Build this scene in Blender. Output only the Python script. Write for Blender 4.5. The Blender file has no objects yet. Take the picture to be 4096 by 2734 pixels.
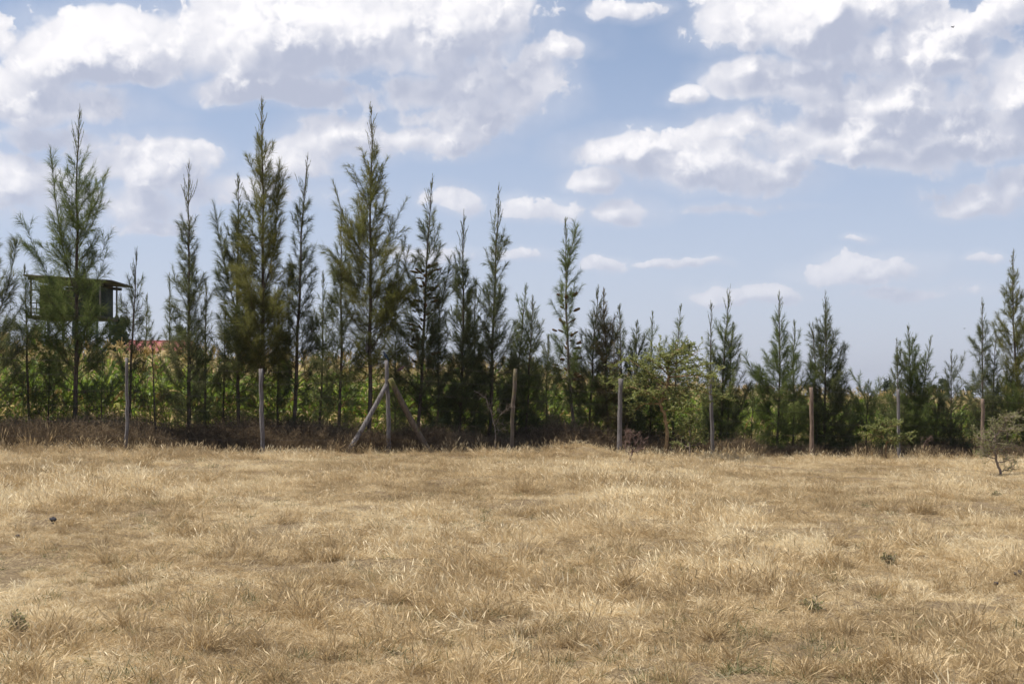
import bpy, math, random
import numpy as np
from mathutils import Vector, Matrix

scene = bpy.context.scene
COL = scene.collection
R = math.radians
rng = np.random.default_rng(11)
random.seed(11)

# ------------------------------------------------------------------ camera
F = 5690.0                    # focal length in photograph pixels (4096 wide)
HZ = 1590.0                   # photograph row of the level horizon
CAMZ = 1.6
cam_d = bpy.data.cameras.new('camera')
cam = bpy.data.objects.new('camera', cam_d)
COL.objects.link(cam)
cam.location = (0, 0, CAMZ)
cam.rotation_euler = (R(90), 0, 0)
cam_d.sensor_width = 36.0
cam_d.lens = 36.0 * F / 4096.0
cam_d.shift_y = (HZ - 1367.0) / 4096.0
cam_d.clip_start = 0.05
cam_d.clip_end = 30000
scene.camera = cam

# ------------------------------------------------------------------ sun and sky
SUN_EL, SUN_AZ = R(60), R(-92)           # azimuth from the view direction (+Y), negative = left
sdir = Vector((math.sin(SUN_AZ) * math.cos(SUN_EL), math.cos(SUN_AZ) * math.cos(SUN_EL), math.sin(SUN_EL)))
sun_d = bpy.data.lights.new('sun', 'SUN')
sun_d.energy = 5.0
sun_d.angle = R(0.53)
sun_d.color = (1.0, 0.95, 0.87)
sun = bpy.data.objects.new('sun', sun_d)
COL.objects.link(sun)
sun.rotation_euler = sdir.to_track_quat('Z', 'Y').to_euler()

world = bpy.data.worlds.new('World')
scene.world = world
world.use_nodes = True
wt = world.node_tree
wt.nodes.clear()

class NB:
    """small helper that writes shader nodes"""
    def __init__(s, tree):
        s.t = tree
    def n(s, typ, **kw):
        nd = s.t.nodes.new(typ)
        for k, v in kw.items():
            setattr(nd, k, v)
        return nd
    def put(s, sock, v):
        if hasattr(v, 'is_linked') or isinstance(v, bpy.types.NodeSocket):
            s.t.links.new(v, sock)
        else:
            sock.default_value = v
    def m(s, op, a, b=None, c=None, clamp=False):
        nd = s.n('ShaderNodeMath', operation=op, use_clamp=clamp)
        for i, v in enumerate((a, b, c)):
            if v is not None:
                s.put(nd.inputs[i], v)
        return nd.outputs[0]
    def v(s, op, a, b=None, c=None):
        nd = s.n('ShaderNodeVectorMath', operation=op)
        for i, x in enumerate((a, b, c)):
            if x is not None:
                s.put(nd.inputs[i], x)
        return nd.outputs[0]
    def ss(s, x, a, b, lo=0.0, hi=1.0):
        nd = s.n('ShaderNodeMapRange', interpolation_type='SMOOTHSTEP')
        s.put(nd.inputs[0], x)
        for i, q in enumerate((a, b, lo, hi)):
            nd.inputs[i + 1].default_value = q
        return nd.outputs[0]
    def mix(s, f, a, b):
        nd = s.n('ShaderNodeMix', data_type='RGBA')
        s.put(nd.inputs[0], f); s.put(nd.inputs[6], a); s.put(nd.inputs[7], b)
        return nd.outputs[2]
    def noise(s, vec, scale, detail=4.0, rough=0.5, dist=0.0):
        nd = s.n('ShaderNodeTexNoise')
        if vec is not None:
            s.put(nd.inputs['Vector'], vec)
        nd.inputs['Scale'].default_value = scale
        nd.inputs['Detail'].default_value = detail
        nd.inputs['Roughness'].default_value = rough
        nd.inputs['Distortion'].default_value = dist
        return nd.outputs

def build_sky():
    b = NB(wt)
    sky = b.n('ShaderNodeTexSky', sky_type='NISHITA')
    sky.sun_disc = False
    sky.sun_elevation = SUN_EL
    sky.sun_rotation = SUN_AZ
    sky.altitude = 1700
    sky.air_density = 1.0
    sky.dust_density = 0.6
    sky.ozone_density = 1.0
    tc = b.n('ShaderNodeTexCoord')
    D = b.v('NORMALIZE', tc.outputs['Generated'])
    sx = b.n('ShaderNodeSeparateXYZ'); b.put(sx.inputs[0], D)
    K = 32.63
    U0 = b.m('MULTIPLY', b.m('ARCTAN2', sx.outputs[0], sx.outputs[1]), K)
    V0 = b.m('MULTIPLY', b.m('ARCSINE', sx.outputs[2]), K)
    # cumulus of the photograph: (column, row, half width, half height, thinness), photograph scaled to 2349 wide
    E = [(330,120,250,80,0),(620,100,300,95,0),(900,80,320,115,0),(1075,55,150,105,0),(165,140,150,65,0),(95,165,85,60,0),
         (70,235,130,70,.1),(200,250,150,45,.2),(560,205,130,42,0),(740,225,170,40,.25),(960,225,110,45,.1),(1060,200,110,75,.1),
         (1235,195,95,90,.0),(1290,120,85,38,.1),(800,330,140,52,0),(700,370,90,48,.05),(940,330,200,45,.25),(1060,270,170,60,.2),
         (330,385,150,62,0),(60,425,130,55,.05),(180,470,230,60,.35),(200,330,200,40,.35),(560,440,260,45,.45),(330,520,90,20,.4),
         (1820,55,200,80,0),(1880,100,120,40,.1),(2040,25,80,45,.25),(1440,30,110,28,.4),(2295,25,75,52,.1),(2210,70,60,30,.1),
         (1790,200,140,62,0),(1715,165,60,35,.0),(2000,130,70,55,0),(2160,140,160,90,0),(2300,200,130,95,0),(2060,230,150,70,0),
         (1950,320,330,62,0),(2230,320,240,70,0),(1720,295,130,45,.1),(1590,225,55,25,.4),(1440,350,130,48,0),(1590,385,190,62,0),
         (1760,415,110,50,.1),(1360,420,70,35,.2),(1245,485,85,32,.1),(1050,465,70,32,.1),(1425,490,95,32,.15),(1690,478,170,14,.45),
         (2245,470,95,36,.05),(2330,425,60,35,.1),(2005,625,140,36,.1),(1985,550,34,13,.4),(2240,605,50,18,.3),(1380,612,50,18,.3),
         (1540,610,110,13,.4),(1640,690,70,24,.35),(1780,680,80,24,.4),(2120,680,140,18,.35),(1000,590,120,22,.45),(1210,590,80,18,.4)]
    gu, gv, ru, rv, tw = [], [], [], [], []
    for (x, y, a, c, w) in E:
        az = math.atan((x - 1174.5) / 3263)
        gu.append(az * K); gv.append(math.atan((912 - y) / 3263 * math.cos(az)) * K)
        ru.append(a / 100 * 1.24); rv.append(c / 100 * 1.36); tw.append(w)
    # the same kind of clouds go on all round the sky
    r = random.Random(4)
    for i in range(42):
        az = r.uniform(-math.pi, math.pi) * K
        el = (r.uniform(0, 1) ** 1.3) * 1.15 * K
        if abs(az) < 14.5 and el < 12.5:
            continue
        s = 0.6 + el / K * 3.2
        st = 1 / max(0.3, math.cos(el / K))
        gu.append(az); gv.append(el); ru.append(s * r.uniform(1, 2.4) * st); rv.append(s * r.uniform(.5, 1)); tw.append(r.uniform(0, .3))
    while len(gu) % 3:
        gu.append(0); gv.append(-40); ru.append(.1); rv.append(.1); tw.append(0)
    wn = b.noise(D, 26.0, 3.0, 0.5)
    wn2 = b.noise(D, 95.0, 2.0, 0.5)
    sep = b.n('ShaderNodeSeparateColor'); b.put(sep.inputs[0], wn['Color'])
    wu = b.m('MULTIPLY_ADD', sep.outputs[0], 1.3, -0.65)
    wv = b.m('MULTIPLY_ADD', sep.outputs[1], 0.7, -0.35)
    def field(U, V):
        cu = b.n('ShaderNodeCombineXYZ'); cv = b.n('ShaderNodeCombineXYZ')
        for i in range(3):
            b.put(cu.inputs[i], U); b.put(cv.inputs[i], V)
        acc = acc2 = None
        for i in range(0, len(gu), 3):
            j = (i, i + 1, i + 2)
            dU = b.v('MULTIPLY_ADD', cu.outputs[0], tuple(1 / ru[k] for k in j), tuple(-gu[k] / ru[k] for k in j))
            dW = b.v('MULTIPLY_ADD', cv.outputs[0], tuple(1 / rv[k] for k in j), tuple(-gv[k] / rv[k] for k in j))
            dV = b.v('MAXIMUM', dW, b.v('MULTIPLY', dW, (-1.5, -1.5, -1.5)))
            q = b.v('MULTIPLY_ADD', dU, dU, tuple(tw[k] for k in j))
            q = b.v('MULTIPLY_ADD', dV, dV, q)
            acc = q if acc is None else b.v('MINIMUM', acc, q)
            # the same lump seen a step towards the sun
            eU = b.v('ADD', dU, (-0.28, -0.28, -0.28)); eV = b.v('ADD', dW, (0.62, 0.62, 0.62))
            q = b.v('MULTIPLY_ADD', eU, eU, tuple(tw[k] for k in j))
            q = b.v('MULTIPLY_ADD', eV, eV, q)
            acc2 = q if acc2 is None else b.v('MINIMUM', acc2, q)
        res = []
        for ac in (acc, acc2):
            sp = b.n('ShaderNodeSeparateXYZ'); b.put(sp.inputs[0], ac)
            mn = b.m('MINIMUM', b.m('MINIMUM', sp.outputs[0], sp.outputs[1]), sp.outputs[2])
            res.append(b.m('SUBTRACT', 1.0, b.m('MINIMUM', mn, 2.2)))
        return res
    U1 = b.m('ADD', U0, wu); V1 = b.m('ADD', V0, wv)
    f1, f2 = field(U1, V1)
    off = (-0.16 / K, 0.0, 0.20 / K)
    DW = b.v('MULTIPLY_ADD', wn2['Color'], (0.010, 0.010, 0.010), D)
    def billow(vec):
        big_n = b.noise(vec, 17.0, 3.0, 0.5)['Fac']
        fine = b.noise(vec, 58.0, 6.0, 0.55)['Fac']
        ridge = b.m('SUBTRACT', 1.0, b.m('ABSOLUTE', b.m('MULTIPLY_ADD', fine, 4.0, -2.0)))     # rounded heads with creases between
        return big_n, fine, ridge
    n1, e1, q1 = billow(DW)
    n2, e2, q2 = billow(b.v('ADD', DW, off))
    def dens(f, n, e_, q):
        return b.m('ADD', f, b.m('ADD', b.m('MULTIPLY_ADD', n, 2.2, -1.1), b.m('ADD', b.m('MULTIPLY_ADD', e_, 1.5, -0.75), b.m('MULTIPLY_ADD', q, -0.30, 0.16))))
    d1 = dens(f1, n1, e1, q1)
    big = b.ss(b.m('SUBTRACT', f1, f2), -0.55, 1.25)             # top towards the sun, base away from it
    veil = b.m('MULTIPLY', b.ss(b.m('MULTIPLY_ADD', n1, 1.2, b.m('SUBTRACT', f1, 0.6)), -1.1, 0.6), 0.34)
    soft = b.m('MULTIPLY_ADD', b.ss(big, 0.1, 0.7), -0.40, 0.78)  # sunlit tops end crisply, bases fray
    alpha = b.m('MULTIPLY', b.ss(b.m('DIVIDE', b.m('ADD', d1, 0.24), soft), 0.0, 1.0), 0.98)
    alpha = b.m('MAXIMUM', alpha, veil)
    small = b.m('ADD', b.m('MULTIPLY', b.m('SUBTRACT', n1, n2), 3.2), b.m('ADD', b.m('MULTIPLY', b.m('SUBTRACT', e1, e2), 1.1), b.m('MULTIPLY', b.m('SUBTRACT', q2, q1), 0.16)))
    thick = b.ss(d1, 0.0, 1.3)
    lum = b.m('ADD', b.m('MULTIPLY_ADD', big, 1.0, 0.0), small)
    lum = b.m('ADD', b.m('MULTIPLY', b.m('MULTIPLY_ADD', thick, 0.75, 0.25), b.m('SUBTRACT', lum, 0.6)), 0.6, clamp=True)
    lum = b.ss(lum, 0.12, 0.98)
    ccol = b.mix(lum, (0.45, 0.485, 0.605, 1), (1.01, 0.985, 0.99, 1))
    # low in the sky everything is seen through more air
    low = b.ss(sx.outputs[2], -0.02, 0.20)
    ccol = b.mix(b.m('MULTIPLY_ADD', low, 0.6, 0.4), (0.56, 0.58, 0.70, 1), ccol)
    alpha = b.m('MULTIPLY', alpha, b.m('MULTIPLY_ADD', low, 0.40, 0.60))
    air = b.m('SUBTRACT', 1.0, b.ss(sx.outputs[2], -0.05, 0.34))
    skyc = b.mix(b.m('MULTIPLY_ADD', air, 0.74, 0.06), sky.outputs[0], (4.8, 4.95, 6.15, 1))
    bg1 = b.n('ShaderNodeBackground'); b.put(bg1.inputs[0], skyc); bg1.inputs[1].default_value = SKY_S
    bg2 = b.n('ShaderNodeBackground'); b.put(bg2.inputs[0], ccol); bg2.inputs[1].default_value = 0.95
    mx = b.n('ShaderNodeMixShader')
    b.put(mx.inputs[0], alpha); b.put(mx.inputs[1], bg1.outputs[0]); b.put(mx.inputs[2], bg2.outputs[0])
    out = b.n('ShaderNodeOutputWorld'); b.put(out.inputs[0], mx.outputs[0])

SKY_S = 0.11
build_sky()
world.cycles.sampling_method = 'MANUAL'
world.cycles.sample_map_resolution = 512

scene.view_settings.view_transform = 'Standard'
scene.view_settings.look = 'None'
scene.view_settings.exposure = 0.2
scene.view_settings.gamma = 1.0
scene.cycles.use_denoising = True
scene.cycles.denoiser = 'OPENIMAGEDENOISE'
scene.cycles.denoising_prefilter = 'ACCURATE'
scene.cycles.denoising_input_passes = 'RGB_ALBEDO_NORMAL'
scene.cycles.max_bounces = 6
scene.cycles.diffuse_bounces = 3
scene.cycles.glossy_bounces = 2
scene.cycles.transmission_bounces = 3
scene.cycles.transparent_max_bounces = 8
scene.cycles.caustics_reflective = False
scene.cycles.caustics_refractive = False

# ------------------------------------------------------------------ helpers
def tag(o, label=None, cat=None, group=None, kind=None):
    if label: o['label'] = label
    if cat: o['category'] = cat
    if group: o['group'] = group
    if kind: o['kind'] = kind
    return o

def empty(name, loc=(0, 0, 0), rz=0.0):
    o = bpy.data.objects.new(name, None)
    o.empty_display_size = 0.2
    o.location = loc
    o.rotation_euler = (0, 0, rz)
    COL.objects.link(o)
    return o

def mesh_obj(name, me, mat=None, parent=None, link=True):
    o = bpy.data.objects.new(name, me)
    if mat is not None and not me.materials:
        me.materials.append(mat)
    if link:
        COL.objects.link(o)
    if parent is not None:
        o.parent = parent
    return o

class MB:
    """collects vertices and faces (with one float per face) for one mesh"""
    def __init__(s):
        s.v = []; s.q = []; s.t = []; s.qa = []; s.ta = []; s.nv = 0
    def add(s, v, quads=None, tris=None, qa=None, ta=None):
        v = np.asarray(v, float).reshape(-1, 3)
        if quads is not None and len(quads):
            quads = np.asarray(quads, int).reshape(-1, 4)
            s.q.append(quads + s.nv)
            s.qa.append(np.broadcast_to(np.asarray(0.5 if qa is None else qa, float), (len(quads),)))
        if tris is not None and len(tris):
            tris = np.asarray(tris, int).reshape(-1, 3)
            s.t.append(tris + s.nv)
            s.ta.append(np.broadcast_to(np.asarray(0.5 if ta is None else ta, float), (len(tris),)))
        s.v.append(v); s.nv += len(v)
        return s
    def tube(s, pts, radii, sides=5, a=0.5, cap=True):
        pts = np.asarray(pts, float); n = len(pts)
        radii = np.broadcast_to(np.asarray(radii, float), (n,))
        tan = np.gradient(pts, axis=0)
        tan /= np.linalg.norm(tan, axis=1, keepdims=True) + 1e-9
        ref = np.array([0.31, 0.95, 0.05]) if abs(tan[0] @ np.array([0.31, 0.95, 0.05])) < 0.9 else np.array([1.0, 0, 0])
        x = np.cross(tan, ref); x /= np.linalg.norm(x, axis=1, keepdims=True) + 1e-9
        y = np.cross(tan, x)
        th = np.arange(sides) / sides * 2 * np.pi
        ring = np.cos(th)[None, :, None] * x[:, None, :] + np.sin(th)[None, :, None] * y[:, None, :]
        v = (pts[:, None, :] + ring * radii[:, None, None]).reshape(-1, 3)
        i = np.arange(n - 1)[:, None] * sides; k = np.arange(sides)[None, :]; k2 = (k + 1) % sides
        quads = np.stack([i + k, i + k2, i + sides + k2, i + sides + k], -1).reshape(-1, 4)
        tris = []
        if cap:
            v = np.vstack([v, pts[0], pts[-1]])
            b0, b1 = n * sides, n * sides + 1
            for c in range(sides):
                tris.append((b0, (c + 1) % sides, c)); o = (n - 1) * sides
                tris.append((b1, o + c, o + (c + 1) % sides))
        s.add(v, quads, tris, a, a)
        return s
    def box(s, c, size, rot=None, a=0.5):
        c = np.asarray(c, float); h = np.asarray(size, float) / 2
        v = np.array([(x, y, z) for x in (-1, 1) for y in (-1, 1) for z in (-1, 1)], float) * h
        if rot is not None:
            v = v @ np.array(rot.to_matrix()).T
        q = [(0, 1, 3, 2), (4, 6, 7, 5), (0, 4, 5, 1), (2, 3, 7, 6), (0, 2, 6, 4), (1, 5, 7, 3)]
        s.add(v + c, q, None, a)
        return s
    def ribbon(s, pts, side, widths, a=0.5):
        """many ribbons at once: pts (N,k,3), side (N,3) or (N,k,3), widths (k,) or (N,k); last row is the tip when its width is 0"""
        N, k, _ = pts.shape
        if side.ndim == 2: side = side[:, None, :]
        w = np.broadcast_to(np.asarray(widths, float), (N, k))
        tip = bool(np.all(w[:, -1] == 0))
        kk = k - 1 if tip else k
        L = pts[:, :kk] - side * (w[:, :kk, None] / 2); Rr = pts[:, :kk] + side * (w[:, :kk, None] / 2)
        v = np.stack([L, Rr], 2).reshape(N, kk * 2, 3)
        if tip:
            v = np.concatenate([v, pts[:, -1:, :]], 1)
        m = v.shape[1]; base = np.arange(N) * m
        a = np.broadcast_to(np.asarray(a, float), (N,))
        quads = []
        for j in range(kk - 1):
            quads.append(np.stack([base + 2 * j, base + 2 * j + 1, base + 2 * j + 3, base + 2 * j + 2], -1))
        tris = np.stack([base + 2 * kk - 2, base + 2 * kk - 1, base + 2 * kk], -1) if tip else None
        s.add(v.reshape(-1, 3), np.concatenate(quads) if quads else None, tris, np.tile(a, max(kk - 1, 1)) if quads else None, a if tip else None)
        return s
    def mesh(s, name, smooth=False):
        me = bpy.data.meshes.new(name)
        v = np.concatenate(s.v) if s.v else np.zeros((0, 3))
        q = np.concatenate(s.q) if s.q else np.zeros((0, 4), int)
        t = np.concatenate(s.t) if s.t else np.zeros((0, 3), int)
        att = np.concatenate((s.qa if s.q else []) + (s.ta if s.t else []))
        me.vertices.add(len(v)); me.vertices.foreach_set('co', v.astype(np.float32).ravel())
        nl = len(q) * 4 + len(t) * 3
        me.loops.add(nl)
        me.loops.foreach_set('vertex_index', np.concatenate([q.ravel(), t.ravel()]).astype(np.int32))
        me.polygons.add(len(q) + len(t))
        ls = np.concatenate([np.arange(len(q)) * 4, len(q) * 4 + np.arange(len(t)) * 3]).astype(np.int32)
        me.polygons.foreach_set('loop_start', ls)
        if smooth:
            me.polygons.foreach_set('use_smooth', np.ones(len(q) + len(t), bool))
        at = me.attributes.new('tint', 'FLOAT', 'FACE')
        at.data.foreach_set('value', att.astype(np.float32))
        me.update(calc_edges=True)
        return me
    def build(s, name, mat, parent=None, smooth=False):
        return mesh_obj(name, s.mesh(name, smooth), mat, parent)

def unit(v):
    v = np.asarray(v, float)
    return v / (np.linalg.norm(v, axis=-1, keepdims=True) + 1e-9)

def rand_unit(r, n):
    v = r.normal(size=(n, 3))
    return unit(v)

# smooth random numbers over the plane
_G = np.random.default_rng(3).random((64, 64))
def vnoise(x, y):
    x = np.asarray(x, float); y = np.asarray(y, float)
    xi = np.floor(x).astype(int); yi = np.floor(y).astype(int)
    fx = x - xi; fy = y - yi
    fx = fx * fx * (3 - 2 * fx); fy = fy * fy * (3 - 2 * fy)
    g = lambda a, b: _G[a % 64, b % 64]
    return (g(xi, yi) * (1 - fx) + g(xi + 1, yi) * fx) * (1 - fy) + (g(xi, yi + 1) * (1 - fx) + g(xi + 1, yi + 1) * fx) * fy
def fbm(x, y, o=3):
    s = 0; a = 1; t = 0
    for i in range(o):
        s = s + a * vnoise(x * 2 ** i + 17.3 * i, y * 2 ** i + 5.1 * i); t += a; a *= 0.5
    return s / t
def sstep(x, a, b):
    t = np.clip((np.asarray(x, float) - a) / (b - a), 0, 1)
    return t * t * (3 - 2 * t)

# ------------------------------------------------------------------ where things stand
def d_fence(px):              # distance of the fence behind photograph column px (fence posts are about 1.9 m tall)
    return 1.0 / (1 / 30.0 + (px - 505.0) / 3088.0 * (1 / 42.0 - 1 / 30.0))
def fence_y(X):
    return 30.0 + (np.asarray(X, float) + 8.13) * (12.0 / 19.53)
def X_at(px, d):
    return (px - 2048.0) * d / F
def Z_at(py, d):
    return CAMZ - (py - HZ) * d / F
_gx = [-60, -25, -14, -8.13, -5.57, -2.9, 0, 2.8, 5.4, 8.5, 11.4, 14.5, 25, 60]
_gz = [1.1, .9, .69, .48, .35, .28, .21, .10, -.05, -.13, -.17, -.21, -.55, -.65]
def ground(X, Y, detail=True):
    X = np.asarray(X, float); Y = np.asarray(Y, float)
    z = np.interp(X, _gx, _gz) * sstep(Y, 9, 29)
    z = z * (1 - sstep(Y, 90, 400)) - 1.5 * sstep(Y, 90, 400)
    z = z - 0.35 * sstep(X, 4, 14) * sstep(Y, 40, 60)
    if detail:
        near = 1 - sstep(Y, 60, 120)
        z = z + near * ((fbm(X * 0.55, Y * 0.55, 2) - .5) * 0.14 + (fbm(X * 1.9 + 9, Y * 1.9, 2) - .5) * 0.07)
        # low mound of old grass beside the fence
        mx, my = X_at(2330, 34.6), 34.6
        z = z + 0.22 * np.exp(-(((X - mx) / 0.85) ** 2 + ((Y - my) / 0.9) ** 2))
    return z

# ------------------------------------------------------------------ materials
def leafy(name, cols, transl=0.35, rough=0.6, inst=False, gloss=0.12):
    """cols: list of (position, rgb) over the 'tint' value of each blade or leaf"""
    m = bpy.data.materials.new(name); m.use_nodes = True
    t = m.node_tree; t.nodes.clear(); b = NB(t)
    at = b.n('ShaderNodeAttribute', attribute_name='tint')
    f = at.outputs['Fac']
    if inst:
        ai = b.n('ShaderNodeAttribute', attribute_name='itint', attribute_type='INSTANCER')
        f = b.m('ADD', b.m('MULTIPLY', f, 0.45), b.m('MULTIPLY', ai.outputs['Fac'], 0.55))
    rp = b.n('ShaderNodeValToRGB'); b.put(rp.inputs[0], f)
    el = rp.color_ramp.elements
    while len(el) < len(cols): el.new(0.5)
    for e, (p, c) in zip(el, cols):
        e.position = p; e.color = (*c, 1)
    df = b.n('ShaderNodeBsdfDiffuse'); b.put(df.inputs[0], rp.outputs[0])
    tr = b.n('ShaderNodeBsdfTranslucent'); b.put(tr.inputs[0], rp.outputs[0])
    mx = b.n('ShaderNodeMixShader'); mx.inputs[0].default_value = transl
    b.put(mx.inputs[1], df.outputs[0]); b.put(mx.inputs[2], tr.outputs[0])
    last = mx.outputs[0]
    if gloss:
        gl = b.n('ShaderNodeBsdfGlossy'); gl.inputs['Roughness'].default_value = rough
        gl.inputs[0].default_value = (0.9, 0.9, 0.9, 1)
        m2 = b.n('ShaderNodeMixShader'); m2.inputs[0].default_value = gloss * 0.35
        b.put(m2.inputs[1], last); b.put(m2.inputs[2], gl.outputs[0]); last = m2.outputs[0]
    out = b.n('ShaderNodeOutputMaterial'); b.put(out.inputs[0], last)
    return m

def rough_mat(name, c1, c2, scale=(8, 8, 8), rough=0.85, bump=0.3, detail=5, c3=None, metallic=0.0):
    m = bpy.data.materials.new(name); m.use_nodes = True
    t = m.node_tree; b = NB(t)
    bs = t.nodes['Principled BSDF']
    tc = b.n('ShaderNodeTexCoord')
    mp = b.n('ShaderNodeMapping'); b.put(mp.inputs[0], tc.outputs['Object']); mp.inputs['Scale'].default_value = scale
    n = b.noise(mp.outputs[0], 1.0, detail, 0.62)['Fac']
    f = b.ss(n, 0.32, 0.68)
    c = b.mix(f, (*c1, 1), (*c2, 1))
    if c3:
        n2 = b.noise(tc.outputs['Object'], 2.3, 4, 0.6)['Fac']
        c = b.mix(b.ss(n2, 0.52, 0.66), c, (*c3, 1))
    b.put(bs.inputs['Base Color'], c)
    bs.inputs['Roughness'].default_value = rough
    bs.inputs['Metallic'].default_value = metallic
    bs.inputs['Specular IOR Level'].default_value = 0.25
    if bump:
        bp = b.n('ShaderNodeBump'); bp.inputs['Strength'].default_value = bump; bp.inputs['Distance'].default_value = 0.02
        b.put(bp.inputs['Height'], n); b.put(bs.inputs['Normal'], bp.outputs[0])
    return m

def soil_mat():
    m = bpy.data.materials.new('soil_and_litter'); m.use_nodes = True
    t = m.node_tree; b = NB(t); bs = t.nodes['Principled BSDF']
    tc = b.n('ShaderNodeTexCoord'); P = tc.outputs['Object']
    n1 = b.noise(P, 0.6, 4, 0.6)['Fac']; n2 = b.noise(P, 22, 6, 0.7)['Fac']
    mp = b.n('ShaderNodeMapping'); b.put(mp.inputs[0], P); mp.inputs['Scale'].default_value = (60, 14, 20); mp.inputs['Rotation'].default_value = (0, 0, 0.5)
    n3 = b.noise(mp.outputs[0], 1.0, 4, 0.65)['Fac']
    c = b.mix(b.ss(n2, .3, .7), (0.15, 0.105, 0.062, 1), (0.34, 0.25, 0.14, 1))
    c = b.mix(b.m('MULTIPLY', b.ss(n3, .5, .62), 0.7), c, (0.44, 0.33, 0.19, 1))
    c = b.mix(b.m('MULTIPLY', b.ss(n1, .45, .7), 0.5), c, (0.20, 0.145, 0.085, 1))
    b.put(bs.inputs['Base Color'], c); bs.inputs['Roughness'].default_value = 0.95; bs.inputs['Specular IOR Level'].default_value = 0.1
    bp = b.n('ShaderNodeBump'); bp.inputs['Strength'].default_value = 0.8; bp.inputs['Distance'].default_value = 0.04
    b.put(bp.inputs['Height'], b.m('ADD', n2, n3)); b.put(bs.inputs['Normal'], bp.outputs[0])
    return m

M = {}
M['soil'] = soil_mat()
M['grass'] = leafy('dry_grass', [(0.0, (0.16, 0.11, 0.055)), (0.28, (0.42, 0.30, 0.150)), (0.55, (0.72, 0.54, 0.285)), (0.85, (0.94, 0.80, 0.52))], 0.32, inst=True)
M['grass_green'] = leafy('green_grass', [(0.0, (0.09, 0.10, 0.035)), (0.5, (0.19, 0.18, 0.065)), (1.0, (0.34, 0.29, 0.12))], 0.35, inst=True)
M['weed'] = leafy('brown_weed', [(0.0, (0.070, 0.050, 0.032)), (0.5, (0.165, 0.120, 0.076)), (1.0, (0.38, 0.285, 0.17))], 0.25, inst=True, gloss=0)
NEEDLE = {
    'grey': leafy('needles_grey_green', [(0.0, (0.075, 0.090, 0.038)), (0.5, (0.155, 0.175, 0.075)), (1.0, (0.27, 0.265, 0.12))], 0.48, gloss=0),
    'dark': leafy('needles_dark_green', [(0.0, (0.062, 0.075, 0.032)), (0.5, (0.132, 0.150, 0.065)), (1.0, (0.23, 0.235, 0.10))], 0.45, gloss=0),
    'olive': leafy('needles_olive', [(0.0, (0.098, 0.105, 0.032)), (0.5, (0.200, 0.205, 0.060)), (1.0, (0.33, 0.29, 0.10))], 0.48, gloss=0),
    'fresh': leafy('needles_fresh_green', [(0.0, (0.078, 0.105, 0.034)), (0.5, (0.160, 0.200, 0.062)), (1.0, (0.275, 0.29, 0.105))], 0.48, gloss=0),
    'brown': leafy('needles_browning', [(0.0, (0.095, 0.080, 0.036)), (0.5, (0.19, 0.155, 0.070)), (1.0, (0.31, 0.24, 0.12))], 0.42, gloss=0),
}
M['bark'] = rough_mat('casuarina_bark', (0.055, 0.038, 0.028), (0.15, 0.11, 0.085), (30, 30, 6), 0.9, 0.6)
M['bark_pale'] = rough_mat('casuarina_bark_pale', (0.10, 0.075, 0.055), (0.24, 0.185, 0.14), (30, 30, 6), 0.9, 0.6)
M['cone'] = rough_mat('brown_cones', (0.07, 0.042, 0.02), (0.20, 0.125, 0.055), (60, 60, 60), 0.9, 0.8)
M['acacia_leaf'] = leafy('acacia_leaf', [(0.0, (0.14, 0.175, 0.045)), (0.5, (0.30, 0.335, 0.090)), (1.0, (0.47, 0.47, 0.16))], 0.55)
M['acacia_bark'] = rough_mat('acacia_bark', (0.16, 0.10, 0.05), (0.38, 0.26, 0.13), (14, 14, 5), 0.8, 0.5)
M['thorn_wood'] = rough_mat('grey_thorn_wood', (0.18, 0.13, 0.10), (0.40, 0.32, 0.25), (20, 20, 8), 0.9, 0.4)
M['dead_wood'] = rough_mat('dead_twigs', (0.12, 0.075, 0.06), (0.27, 0.18, 0.14), (20, 20, 8), 0.9, 0.4)
M['post_grey'] = rough_mat('weathered_grey_post', (0.10, 0.088, 0.082), (0.25, 0.225, 0.21), (40, 40, 3), 0.9, 0.7)
M['post_brown'] = rough_mat('weathered_brown_post', (0.12, 0.085, 0.06), (0.28, 0.205, 0.15), (40, 40, 3), 0.9, 0.7)
M['post_moss'] = rough_mat('mossy_brown_post', (0.085, 0.065, 0.048), (0.19, 0.15, 0.11), (40, 40, 3), 0.9, 0.7, c3=(0.15, 0.14, 0.035))
M['wire'] = rough_mat('galvanised_wire', (0.06, 0.05, 0.045), (0.14, 0.12, 0.11), (60, 60, 60), 0.7, 0, metallic=0.2)
M['maize'] = leafy('maize_leaf', [(0.0, (0.10, 0.165, 0.02)), (0.35, (0.22, 0.33, 0.04)), (0.55, (0.40, 0.44, 0.075)), (0.72, (0.64, 0.49, 0.20)), (1.0, (0.80, 0.61, 0.33))], 0.6, rough=0.55, gloss=0.10)
M['weed_leaf'] = leafy('weed_leaf', [(0.0, (0.15, 0.155, 0.065)), (0.5, (0.26, 0.25, 0.11)), (1.0, (0.40, 0.36, 0.17))], 0.4, gloss=0)
M['far_leaf'] = leafy('far_tree_leaf', [(0.0, (0.035, 0.050, 0.030)), (0.5, (0.060, 0.080, 0.045)), (1.0, (0.10, 0.12, 0.07))], 0.3)

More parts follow.
